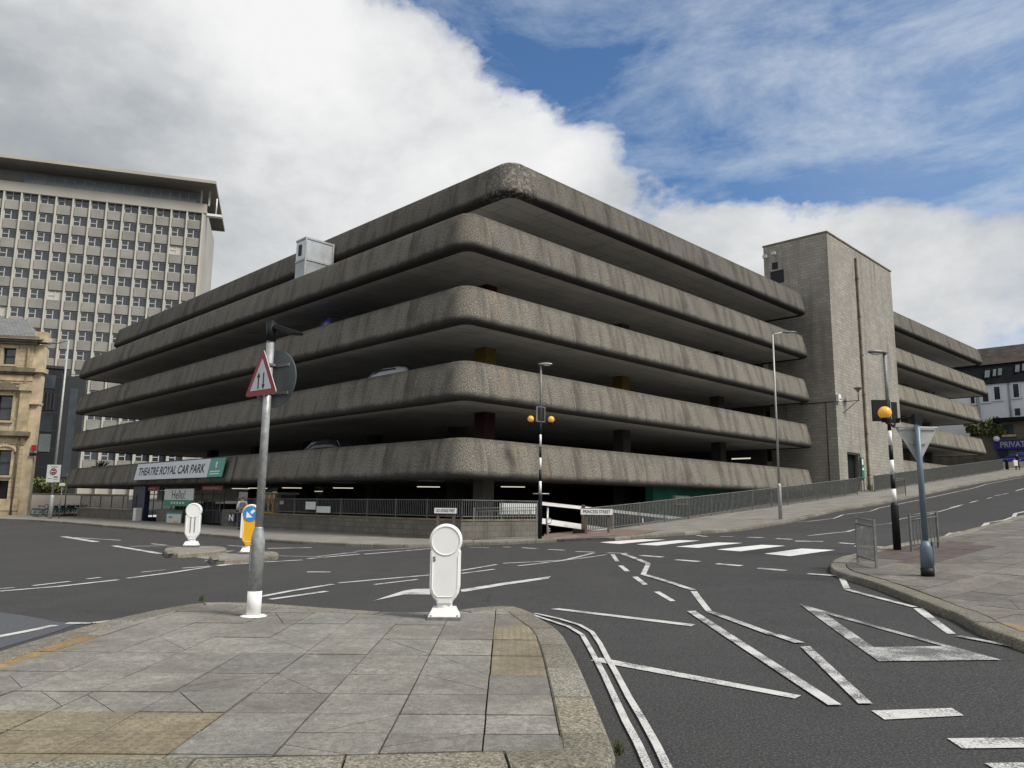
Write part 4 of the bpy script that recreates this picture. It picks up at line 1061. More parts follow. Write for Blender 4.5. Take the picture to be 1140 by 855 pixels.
# ================================================================== STREET FURNITURE
def bollard(name, label, px, py, top, rz, coloured=False, number=None, side=None, dz=.12):
    P = at(px, py, dz); sc = (zat(px, top, P)-P.z)/1.22
    o = thing(name, label, 'bollard', P, rz, 'illuminated traffic bollards')
    out = []
    for k in range(25): a = R(-32+244*k/24); out.append((.215*math.cos(a), 1.005+.215*math.sin(a)))
    lhs = [(-.20, .86), (-.20, .42), (-.185, .34), (-.15, .28), (-.105, .235), (-.10, .19)]
    out += lhs + [(-x, z) for x, z in lhs[::-1]]
    m = MB(); m.prism(out, .22, Matrix.Translation((0, -.11, 0)), 0); body = m.build('body', M['yellowp'] if coloured else M['whitep'], o, bevel=.022)
    m = MB()
    for sg in ((-1, 1) if not coloured else (-1,)):
        m.torus((0, sg*.113, 1.005), .185, .0075, n=36)
        pts = [(-.165, sg*.113, .80), (-.165, sg*.113, .40), (-.14, sg*.113, .33), (-.09, sg*.113, .29), (.09, sg*.113, .29), (.14, sg*.113, .33), (.165, sg*.113, .40), (.165, sg*.113, .80)]
        m.tube(pts, .006, 6)
    m.build('moulding', M['whitep'], body)
    if coloured:
        m = MB(); m.tube([(0, -.112, 1.005), (0, -.128, 1.005)], .19, 30, smooth=False); d = m.build('blue_disc', M['blue'], o)
        m = MB()
        for q in ([(-.02, .03), (.03, -.02), (.11, .06), (.06, .11)], [(-.11, -.11), (.05, -.10), (-.10, .05)]):
            m.face([(x, -.131, 1.005+z) for x, z in q])
        m.build('arrow', M['white'], d)
        m = MB()
        for x in (-.2, .2): m.box((x*1.02, 0, .7), (.05, .235, .62))
        m.torus((0, 0, 1.005), .212, .02, n=30); m.build('white_edge', M['whitep'], o)
    if side:
        m = MB(); m.box((side*.203, 0, .62), (.014, .15, .50)); m.build('yellow_edge', M['yellowp'], o)
        m = MB()
        for x in (-.05, .06): m.box((x, -.113, .62), (.022, .012, .44))
        m.build('slots', M['galv_d'], o)
    m = MB(); i0 = 0
    m.lathe([(.112, .13), (.102, .17), (.100, .2), (.106, .25)], n=24); m.build('neck', M['whitep'], o)
    m = MB()
    b0 = [(-.205, -.15, .045), (.205, -.15, .045), (.205, .15, .045), (-.205, .15, .045)]; b1 = [(-.15, -.115, .15), (.15, -.115, .15), (.15, .115, .15), (-.15, .115, .15)]
    m.face(b1); m.face(b0[::-1])
    for k in range(4): m.face([b0[k], b0[(k+1) % 4], b1[(k+1) % 4], b1[k]])
    m.build('plinth', M['whitep'], o, bevel=.015)
    m = MB(); m.box((0, 0, .022), (.43, .33, .044)); 
    for x in (-.17, .17):
        for y in (-.14, .14): m.tube([(x, y, .05), (x, y, .066)], .016, 6)
    m.build('foot_plate', M['galv_d'], o, bevel=.006)
    if number: text('number', number, .085, M['ink'], o, frame((-.145, -.1165, .765), (1, 0, 0), (0, 0, 1), (0, -1, 0)), .001, 1, bold=.002)
    o.scale = (sc,)*3; return o
bollard('traffic_bollard', 'tall plain white bollard marked 5 on the slabbed island in the foreground', 494.5, 689, 583, R(3), number='5')
bollard('traffic_bollard', 'white bollard with a yellow edge and two slots on the left-hand refuge', 213, 608.5, 560, R(14), side=-1, dz=.13)
bollard('traffic_bollard', 'yellow bollard with a blue arrow disc half hidden by the sign post', 277, 616, 562, R(12), coloured=True, dz=.13)

# sign post with two signs and a small lamp
P = at(282, 686, .125); zt_ = zat(297, 366, P)-P.z
sp = thing('sign_post', 'galvanised post with red triangle sign and small lamp on the foreground island', 'sign post', P)
m = MB(); m.tube([(0, 0, 0), (0, 0, .30)], .086, 20); m.lathe([(.17, 0), (.15, .010), (.10, .02)], n=9); m.build('white_foot', M['white'], sp)
m = MB(); m.lathe([(.084, .30), (.083, .92), (.080, .95), (.052, 1.06), (.052, 1.07)], n=24); m.build('base_sleeve', M['galv'], sp)
m = MB(); m.tube([(0, 0, 1.06), (0, 0, zt_-.12)], .049, 20); m.build('pole', M['galv'], sp)
m = MB(); m.box((-.084*math.cos(.8), -.084*math.sin(.8), .7), (.02, .05, .32), 0); m.build('access_door', M['galv_d'], sp, bevel=.006)
m = MB(); m.tube([(0, 0, zt_-.16), (0, 0, zt_+.08)], .066, 14); m.tube([(0, 0, zt_+.08), (0, 0, zt_+.11)], [.04, .03], 10); m.build('lamp_clamp', M['black'], sp)
m = MB(); m.prism([(.05, zt_+.06), (.42, zt_-.055), (.40, zt_-.08), (.24, zt_-.075), (.05, zt_-.01)], .10, Matrix.Translation((0, -.08, 0))); m.build('lamp_head', M['black'], sp, bevel=.008)
yaw = R(-39); zc_ = zat(291, 423, P)-P.z
Ms = Matrix.Translation((0, 0, zc_)) @ Matrix.Rotation(yaw, 4, 'Z')
def tri_pts(w, inv=False, r=.035, off=0.):
    h = w*.866; c = [(-w/2, -h/3), (w/2, -h/3), (0, 2*h/3)]
    if inv: c = [(x, -z) for x, z in c][::-1]
    out = []
    for i in range(3):
        p = Vector(c[i]); a = (Vector(c[i-1])-p).normalized(); b = (Vector(c[(i+1) % 3])-p).normalized(); cc = p+(a+b).normalized()*(r*2)
        a0 = math.atan2(-(a.x+b.x), 1) ; d = r/math.tan(R(30)); p0 = p+a*d; p1 = p+b*d
        for k in range(6):
            t = k/5; q = p0*(1-t)**2+p*2*t*(1-t)+p1*t*t; out.append((q.x, q.y))
    return out
m = MB(); m.prism(tri_pts(.70), .012, Ms @ Matrix.Translation((0, -.10, 0)), 0, mib=1); ts = m.build('warning_triangle', [M['red'], M['signback']], sp)
m = MB(); m.prism(tri_pts(.47, r=.012), .004, Ms @ Matrix.Translation((0, -.1045, 0))); m.build('white_field', M['banner'], ts)
m = MB()
for x, up in ((-.055, 1), (.055, -1)):
    for q in ([(-.012, -.10), (.012, -.10), (.012, .07), (-.012, .07)], [(-.035, .05), (.035, .05), (0, .115)]):
        pts = [(x+a, -.02+b_*up*1.0) for a, b_ in q]; m.face([Ms @ Vector((a, -.107, c)) for a, c in (pts if up > 0 else pts[::-1])])
m.build('arrows', M['ink'], ts)
m = MB(); zc2 = zat(299, 421, P)-P.z; M2 = Matrix.Translation((0, 0, zc2)) @ Matrix.Rotation(R(-30), 4, 'Z')
m.tube([M2 @ Vector((0.02, .085, 0)), M2 @ Vector((0.02, .10, 0))], .375, 40, smooth=False); m.build('round_sign_back', M['signback_d'], sp)
m = MB()
for z in (.17, -.19): m.box((0.02, .075, z), (.52, .02, .035), 0, M2); m.box((0, -.01, z), (.13, .12, .03), 0, M2)
m.build('bracket', M['galv_d'], sp)

def beacon(name, label, px, py, ys, base_y, board_top, top_y, head_dir, globes, rz, topx):
    P = at(px, py, .12); o = thing(name, label, 'belisha beacon', P, 0, 'zebra crossing beacons')
    Zs = [zat(px, y, P)-P.z for y in ys]; ztop = zat(topx, top_y, P)-P.z; bt = zat(px, board_top, P)-P.z
    m = MB(); zb = Zs[0]
    m.lathe([(.085, 0), (.085, zb-.08), (.058, zb)], n=16); m.build('base', M['black'], o)
    m = MB(); cur = zb
    for i, z in enumerate(Zs[1:]): m.tube([(0, 0, Zs[i]), (0, 0, z)], .055-.003*i, 16, mi=i % 2)
    m.build('striped_pole', [M['white'], M['black']], o)
    m = MB(); m.tube([(0, 0, Zs[-1]), (0, 0, ztop-.05)], .042, 12); m.build('upper_pole', M['galv_d'], o)
    return o, P, bt, ztop, Zs[-1]
o, P, bt, ztop, zl = beacon('zebra_beacon', 'striped crossing beacon with two amber globes in front of the car park corner', 601, 600, [549.5, 535.7, 523.1, 509.6, 497.3, 483.8, 470], 0, 453, 405, 1, None, 0, 602)
hb = bt; 
m = MB(); w_ = .44; m.box((0.02, -.03, hb-w_/2*1.15), (.05, .02, .1)); 
Mx = Matrix.Rotation(R(35), 4, 'Z')
m = MB(); m.box((.0, .0, hb-.31), (.40, .05, .60), 0, Mx); m.build('backboard', M['black'], o)
m = MB()
for x in (-.205, .205): m.box((x, -.0, hb-.31), (.015, .06, .62), 0, Mx)
for z in (-.005, -.615): m.box((0, 0, hb+z), (.42, .06, .015), 0, Mx)
m.build('backboard_edge', M['signback'], o)
for gx, gy in ((590.9, 466.5), (613.5, 467)):
    q = ray(gx, gy); k = (P.y)/q.y; G = CAM+q*k-P
    m = MB(); m.sphere((G.x, -.02, G.z), .138, n=24); gl = m.build('globe', M['amber'], o)
    m = MB(); m.lathe([(.07, -.21), (.08, -.16), (.09, -.12)], (G.x, -.02, G.z), 12); m.tube([(G.x, -.02, G.z-.19), (0, 0, G.z-.19)], .02, 6); m.build('globe_holder', M['black'], gl)
m = MB(); zz = zat(601, 549.7, P)-P.z; m.tube([(-.30, 0, zz), (.37, 0, zz)], .025, 8); m.build('ladder_bar', M['galv'], o)
def lamp_head(o, x0, z, L, dirv, mat, h=.12, w=.22):
    m = MB(); d = Vector(dirv).normalized(); a = math.atan2(d.y, d.x); Mx = Matrix.Translation((x0[0], x0[1], z)) @ Matrix.Rotation(a, 4, 'Z')
    secs = [(0, .05, .05), (L*.18, .08, h*.6), (L*.4, w/2, h), (L*.75, w/2, h*.85), (L*.95, w*.3, h*.5), (L, .03, h*.25)]
    n = 10; i0 = 0
    for x, ww, hh in secs:
        for k in range(n):
            an = 2*math.pi*k/n; y = ww*math.cos(an); zz = hh*.6*max(math.sin(an), -.45); m.v.append(tuple(Mx @ Vector((x, y, zz))))
    for s_ in range(len(secs)-1):
        for k in range(n): m.f.append([s_*n+k, s_*n+(k+1) % n, (s_+1)*n+(k+1) % n, (s_+1)*n+k]); m.m.append(0); m.sm.append(True)
    m.f.append(list(range(n))); m.m.append(0); m.sm.append(False); m.f.append([(len(secs)-1)*n+k for k in range(n)][::-1]); m.m.append(0); m.sm.append(False)
    h_ = m.build('lamp_head', mat, o)
    m = MB(); m.box((L*.6, 0, -h*.34), (L*.4, w*.55, .03), 0, Mx); m.build('lens', M['whitep'], h_)
lamp_head(o, (-.12, 0), ztop-.02, .60, (1, -.1, 0), M['galv'])
o, P, bt, ztop, zl = beacon('zebra_beacon', 'striped crossing beacon with one amber globe on the right-hand pavement', 999, 612, [559.2, 544.3, 528.3, 512, 495.7, 479.3, 466], 0, 445, 392, -1, None, 0, 985)
m = MB(); z1, z0 = bt, zat(992, 469, P)-P.z; hh = z1-z0
m.box((-.17, .0, (z0+z1)/2), (.42, .06, hh), 0, Matrix.Identity(4)); m.build('backboard', M['black'], o)
m = MB(); m.box((0.24, .22, (z0+z1)/2), (.46, .05, hh), 0, Matrix.Translation((0, 0, 0)) @ Matrix.Rotation(R(18), 4, 'Z')); m.build('backboard', M['black'], o)
m = MB(); m.box((.045, -.035, (z0+z1)/2), (.014, .014, hh)); m.build('backboard_edge', M['signback'], o)
q = ray(985, 459.5); k = (P.y-.25)/q.y; G = CAM+q*k-P
m = MB(); m.sphere((G.x, -.25, G.z), .150, n=26); gl = m.build('globe', M['amber'], o)
m = MB(); m.lathe([(.07, -.22), (.085, -.16), (.09, -.12)], (G.x, -.25, G.z), 12); m.tube([(G.x, -.25, G.z-.2), (G.x+.1, -.1, G.z-.23), (0, 0, G.z-.23)], .022, 6); m.build('globe_holder', M['black'], gl)
m = MB(); m.tube([(0, 0, z0-.05), (0.12, 0, z0-.13), (.14, 0, z0-.03)], .035, 8); m.build('bracket', M['black'], o)
lamp_head(o, (.06, 0), ztop-.02, .52, (-1, -.25, 0), M['galv_d'])

def street_lamp(name, label, px, py, topx, topy, armpx, mats, r0=.09, armz=.05, base_h=1.6, arm_up=0.0):
    P = at(px, py, .12); o = thing(name, label, 'street lamp', P, 0); zt = zat(topx, topy, P)-P.z
    # true lean of the column is nil: place it upright
    m = MB(); m.lathe([(r0, 0), (r0, base_h), (r0*.62, base_h+.12)], n=16); m.build('base', mats, o)
    m = MB(); m.tube([(0, 0, base_h+.1), (0, 0, zt)], [r0*.62, r0*.42], 14); m.build('column', mats, o)
    if armpx is not None:
        L = (armpx[0]-topx)/FPX*(P.dot(cF)); zz = zat(armpx[0], armpx[1], P)-P.z
        m = MB(); sg = 1 if L > 0 else -1; m.tube([(0, 0, zt-.03), (0.08*sg, 0, zt+.03), (L*.45, 0, zz)], r0*.36, 10); m.build('arm', mats, o)
        lamp_head(o, (L*.4, 0), zz, abs(L)*.62, (sg, 0, 0), M['galv_d'], h=.12, w=.3)
    return o, P
street_lamp('street_lamp', 'tall pale street lamp on the pavement before the right face, lamp reaching right', 869, 578, 861.5, 372.5, (889, 368), M['signback'])
o, P = street_lamp('street_lamp', 'tall pale street lamp beside the parked bicycles, carrying a white notice', 55.5, 577.5, 75, 379, (50, 379.5), M['signback'], r0=.14)
a, c = CAM+ray(55.3, 517.5)*(P.y/ray(55.3, 517.5).y), CAM+ray(67, 537)*(P.y/ray(67, 537).y)
ns = thing('zone_sign', 'white notice with a red ring fixed to the left street lamp', 'sign', ((a.x+c.x)/2, P.y-.16, (a.z+c.z)/2)); w, h = 1.0, a.z-c.z
I4 = frame((0, 0, 0), (1, 0, 0), (0, 0, 1), (0, -1, 0))
panel('board', -w/2, w/2, -h/2, h/2, 0, .03, M['board'], ns, I4)
m = MB(); m.torus((0, -.035, h*.12), .21, .035, n=30); m.build('red_ring', M['red'], ns)
m = MB(); m.box((0, -.035, h*.17), (.2, .01, .07)); m.box((0, -.035, h*.05), (.24, .01, .09)); m.build('car_symbol', M['ink'], ns)
m = MB(); m.box((0, -.033, h*.38), (.5, .006, .05)); m.box((.2, -.033, -h*.2), (.28, .006, .12)); m.box((-.2, -.033, -h*.28), (.3, .006, .03)); m.box((.2, -.033, -h*.34), (.28, .006, .03)); m.build('small_print', M['galv_d'], ns)
P = at(65.5, 577.3, .12); o = thing('sign_pole', 'thin pole with a small blank white plate next to the left street lamp', 'sign', P); zz = zat(67, 538.5, P)-P.z
m = MB(); m.tube([(0, 0, 0), (0, 0, zz)], .035, 8); m.build('pole', M['galv_d'], o); m = MB(); m.box((0.02, -.05, zz-.05), (.42, .03, .22)); m.build('plate', M['white'], o)
P = at(71, 575, .12); o = thing('dark_post', 'slim dark grey post behind the parked bicycles', 'post', P); zz = zat(72, 529, P)-P.z
m = MB(); m.tube([(0, 0, 0), (0, 0, zz)], .05, 8); m.build('pole', M['galv_d'], o); m = MB(); m.sphere((0, 0, zz), .08, n=10); m.build('finial', M['signback'], o)
# camera mast by the stone building
P = at(14.5, 571.5, .12); o = thing('camera_mast', 'brown mast with a white security camera in front of the sandstone facade', 'camera mast', P); zz = zat(23, 432, P)-P.z
m = MB(); m.lathe([(.20, 0), (.20, 1.8), (.13, 1.95), (.11, zz)], n=14); m.build('mast', plain('brown_paint', (.10, .075, .06), .6), o)
zc_ = zat(22, 443, P)-P.z; m = MB(); m.tube([(0, -.2, zc_+.4), (0, -.2, zc_)], .18, 10); m.sphere((0, -.2, zc_-.1), .2, n=12); m.tube([(0, -.2, zc_-.5), (0, -.2, zc_-1.3)], .11, 8); m.build('camera_head', M['white'], o)

# give-way post
P = at(1033, 641, .125); o = thing('sign_post', 'blue-grey post with the grey back of an inverted triangle sign, right pavement', 'sign post', P); zt = zat(1019, 463, P)-P.z
zb = zat(1030, 602, P)-P.z
m = MB(); m.lathe([(.115, 0), (.115, .14)], n=18); m.build('foot', M['black'], o)
m = MB(); m.lathe([(.11, .14), (.105, zb-.12), (.06, zb)], n=18); m.build('base_sleeve', M['bluegrey'], o)
m = MB(); m.tube([(0, 0, zb-.01), (0, 0, zt)], .052, 16); m.build('pole', M['bluegrey'], o)
m = MB(); m.box((.098, -.04, .40), (.02, .06, .42), 0); m.build('access_door', M['bluegrey'], o)
w = 48.5/FPX*P.dot(cF); zc_ = zat(1020, 475, P)-P.z-w*.866/3
m = MB(); m.prism(tri_pts(w, True, r=.05), .015, Matrix.Translation((.02, .07, zc_))); m.build('triangle_sign_back', M['signback'], o)
m = MB(); m.box((.02, .06, zc_+w*.25), (w*.86, .02, .045)); m.box((.02, .06, zc_-.08), (.3, .02, .03)); m.tube([(-w/2+.02, .065, zc_+w*.275), (w/2, .065, zc_+w*.275)], .02, 6); m.build('bracket', M['signback'], o)
m = MB(); m.box((0, 0, zt-.06), (.13, .14, .18)); m.tube([(0, 0, zt+.0), (-.28, .25, zt-.05)], .022, 6); m.box((-.3, .28, zt-.07), (.2, .12, .07)); m.build('lamp_unit', M['black'], o)

def guard(name, label, a, b, topy, mat='galv_d', n=None, group='pedestrian guard rails', feet=True):
    A, B = at(*a, .12), at(*b, .12); h = zat(a[0], topy, A)-A.z
    o = thing(name, label, 'guard rail', A, math.atan2((B-A).y, (B-A).x), group); L = math.hypot((B-A).x, (B-A).y); dz = B.z-A.z
    for x in (0, L):
        m = MB(); m.box((x, 0, h/2+dz*x/L), (.042, .042, h)); m.build('post', M[mat], o)
    m = MB(); 
    for z in (h-.03, h-.14, .14): m.tube([(.03, 0, z), (L-.03, 0, z+dz)], .018, 6)
    m.build('rail', M[mat], o)
    k = n or int(L/.11)
    m = MB()
    for j in range(1, k): x = L*j/k; m.box((x, 0, (h-.14+.14)/2+dz*x/L), (.016, .016, h-.28))
    m.build('bars', M[mat], o); return o
guard('guard_rail', 'grey guard rail on the kerb in front of the corner wall', (527, 604.5), (597, 602.5), 565)
guard('guard_rail', 'small grey mesh guard rail at the tip of the right pavement', (955.5, 626.8), (976, 632.6), 575, n=14)
guard('guard_rail', 'dark grey guard rail between the right beacon and the give-way post', (1015, 614), (1045, 609.6), 572, mat='rail')
guard('guard_rail', 'short guard rail with a white tag on the far pavement behind the right beacon', (996, 553.5), (1008.5, 551.5), 533, mat='rail')

def name_plate(name, label, pxl, pxr, ytop, ybot, ybase, words, side, off):
    q0 = (LP if side == 'L' else RP)(pxl, ybase, off); A = at(pxl, ybase, .12); B = at(pxr, ybase, .12); B.z = A.z
    C = (A+B)/2; X = B-A; wpx = X.length; z1, z0 = zat((pxl+pxr)/2, ytop, C)-C.z, zat((pxl+pxr)/2, ybot, C)-C.z
    o = thing(name, label, 'street name sign', C, 0, 'street name signs'); w = wpx
    Mx = frame((0, 0, 0), (1, 0, 0), (0, 0, 1), (0, -1, 0))
    panel('plate', -w/2, w/2, z0, z1, .05, .08, M['white'], o, Mx)
    for x in (-w*.33, w*.36): m = MB(); m.box((x, 0, z1*.46), (.10, .09, z1*.92)); m.build('post', M['wood'], o)
    fit_text(words, Mx @ Matrix.Translation((0, (z0+z1)/2, .082)), w*.84, (z1-z0)*.5, M['ink'], o, bold=.012)
    m = MB()
    for a_, b_, c_, d_ in ((-w/2, w/2, z0, z0+.012), (-w/2, w/2, z1-.012, z1), (-w/2, -w/2+.012, z0, z1), (w/2-.012, w/2, z0, z1)): m.box(((a_+b_)/2, -.083, (c_+d_)/2), (b_-a_, .004, d_-c_))
    m.build('border', M['ink'], o)
name_plate('street_name_sign', 'low white street name plate reading OLD GEORGE STREET on two wooden posts', 482.5, 508, 565, 571.8, 603.2, 'OLD GEORGE STREET', 'L', .6)
name_plate('street_name_sign', 'low white street name plate with blurred lettering beside the ramp railing', 652, 677, 566, 573.3, 594, 'PRINCESS STREET', 'R', .6)
P = at(649.5, 594, .1); o = thing('wooden_post', 'stout dark wooden post at the start of the ramp railing', 'post', P)
m = MB(); z_ = zat(649, 562, P)-P.z; m.box((0, 0, z_/2), (.17, .15, z_)); m.build('post', M['wood'], o, bevel=.01); m = MB(); m.box((-.2, -.05, .09), (.55, .3, .2)); m.build('footing', M['kerb'], o, bevel=.02)
P = at(609, 596, .1); o = thing('hoop_handrail', 'short galvanised pipe handrail at the mouth of the ramp', 'handrail', P)
m = MB(); m.tube([(0, 0, 0), (0, 0, 1.05)], .035, 10); m.build('post', M['galv'], o)
m = MB(); m.tube([(0, 0, .72), (.14, 0, .74), (.2, 0, .66), (.18, 0, .55), (0, 0, .50)], .022, 8); m.tube([(0, 0, .3), (.12, 0, .3), (.14, 0, .2), (0, 0, .15)], .022, 8); m.build('hoop', M['galv'], o)
# yellow lattice barrier and kiosk behind the wall railing
q0, q1 = LP(291, 571, -1.6), LP(307, 549.5, -1.6)
o = bthing('lattice_barrier', 'bright yellow folding lattice barrier behind the railing left of centre', 'barrier', (1.6, q1.y, .4)); w = q0.y-q1.y; h = q1.z-.4
m = MB()
for a in range(3):
    x0 = w*a/3; 
    m.tube([(0, x0, .0), (0, x0+w/3, h)], .06, 4, smooth=False); m.tube([(0.03, x0+w/3, 0), (0.03, x0, h)], .06, 4, smooth=False)
m.build('lattice', M['yellowp'], o)
for y in (0, w): m = MB(); m.box((0, y, h/2), (.12, .12, h)); m.build('post', M['yellowp'], o)
m = MB(); m.box((0, w/2, .5), (.1, w, .1)); m.build('rail', M['yellowp'], o)
q0, q1 = LP(305, 571, -2.6), LP(313, 548, -2.6)
o = bthing('pay_kiosk', 'grey pay kiosk with a pale flat lid beside the yellow lattice barrier', 'kiosk', (2.6, q1.y, 0)); w = q0.y-q1.y
m = MB(); m.rng(0, 1.0, 0, w, 0, q1.z-.15); m.build('body', M['col'], o); m = MB(); m.rng(-.3, 1.1, -.2, w+1.6, q1.z-.15, q1.z); m.build('lid', M['board'], o)
m = MB(); m.rng(-.02, -.002, w*.3, w*.8, 1.1, 1.5); m.build('screen', M['glass'], o)

# small fittings on the stair tower
q = RP(934, 443, 1.75); o = bthing('alarm_box', 'small white box on the corner of the stair tower', 'alarm box', (q.x-.2, -1.62, q.z-.25)); m = MB(); m.rng(0, .45, -.2, 0, 0, .5); m.build('case', M['white'], o, bevel=.02); m = MB(); m.rng(.1, .35, -.22, -.205, .1, .2); m.build('grille', M['galv_d'], o)
q = RP(941, 447, 1.8); q2 = RP(951, 434, 2.6)
o = bthing('wall_lamp', 'bracket lamp with an inverted shade on the stair tower wall', 'wall lamp', (q.x, -1.61, q.z))
m = MB(); m.tube([(0, 0, 0), (.75, -.9, .1)], .03, 8); m.tube([(0, 0, -.8), (.65, -.8, .06)], .025, 8); m.tube([(.7, -.85, .1), (.7, -.85, .75)], .03, 8); m.build('bracket', M['black'], o)
m = MB(); m.lathe([(.06, .7), (.10, .8), (.30, .98), (.32, 1.0), (.05, 1.03)], (.7, -.85, 0), 16); m.build('shade', M['galv_d'], o)
def gsign(o, w, h, Mx):
    panel('board', -w/2, w/2, -h/2, h/2, 0, .04, M['signgreen'], o, Mx); panel('white_panel', -w*.35, w*.2, h*.15, h*.42, .04, .045, M['white'], o, Mx); panel('small_print', -w*.35, w*.3, -h*.1, 0, .04, .045, M['white'], o, Mx)
flat_sign('door_sign', 'tall green and white notice beside the stair tower doorway', 'sign', 958.3, 509, 962.3, 533, 1.65, gsign, 'R')
railing('door_railing', 'short dark handrail outside the stair tower doorway', [(d0.x-.1, -2.3, 2.75), (d1.x+1.6, -2.3, 2.8)], 1.0, sp=.4, post=1.1)
s_a, z_a = TL(852, 281)
for k, (dy, dz, lab) in enumerate(((3.0, .0, 'small white floodlight near the top back edge of the stair tower'), (2.3, .1, 'second floodlight, nearer the front, high on the stair tower left wall'))):
    o = bthing('floodlight', lab, 'floodlight', (T0-.02, dy, z_a-.6+dz)); m = MB(); m.rng(-.5, -.25, -.15, .15, 0, .25); m.build('head', M['signback'], o, bevel=.02); m = MB(); m.rng(-.28, .02, -.03, .03, .08, .14); m.build('bracket', M['galv_d'], o)

# ================================================================== BICYCLES
def make_bike(name, label, loc, rz, group):
    o = thing(name, label, 'bicycle', loc, rz, group)
    for x in (-.52, .52):
        m = MB(); m.torus((x, 0, .34), .32, .024, n=22, k=6); w = m.build('wheel', M['tyre'], o)
        m = MB()
        for k in range(6): a = math.pi*k/6; m.tube([(x-.3*math.cos(a), 0, .34-.3*math.sin(a)), (x+.3*math.cos(a), 0, .34+.3*math.sin(a))], .004, 3)
        m.build('spokes', M['galv'], w)
        m = MB(); m.box((x, 0, .60), (.5, .06, .14), 0); m.build('mudguard', M['tealbike'], o)
    m = MB(); m.tube([(-.52, 0, .34), (-.1, 0, .32), (.38, 0, .62), (.42, 0, .85)], .028, 8); m.tube([(-.1, 0, .32), (-.2, 0, .80)], .026, 8); m.tube([(-.52, 0, .34), (-.17, 0, .62)], .018, 6); m.tube([(.52, 0, .34), (.40, 0, .95)], .026, 8); m.build('frame', M['tealbike'], o)
    m = MB(); m.tube([(.30, -.28, 1.0), (.40, -.1, .98), (.40, .1, .98), (.30, .28, 1.0)], .018, 6); m.build('handlebar', M['black'], o)
    m = MB(); m.box((-.22, 0, .86), (.26, .13, .07)); m.build('saddle', M['black'], o, bevel=.02)
    m = MB(); m.box((.66, 0, .82), (.26, .34, .18)); m.build('basket', M['black'], o, bevel=.02)
    return o
bk = None
for i, x in enumerate((46, 51, 59, 65, 70, 76, 81, 86)):
    P = at(x, 575.5-(.45*abs(i-1)), .12)
    lab = ['hire bicycle at the left end of the row, clear of the lamp column', 'second hire bicycle from the left end of the row', 'hire bicycle just right of the lamp column', 'hire bicycle behind the small white plate', 'hire bicycle in front of the dark slim post', 'third hire bicycle from the right end of the row', 'hire bicycle next to the last one at the right end', 'last hire bicycle at the right end of the row'][i]
    rz = R(random.uniform(28, 52)) if i else R(10)
    if bk is None: bk = make_bike('hire_bicycle', lab, P, rz, 'hire bicycles in the rack')
    else: copy_tree(bk, P, rz, lab)

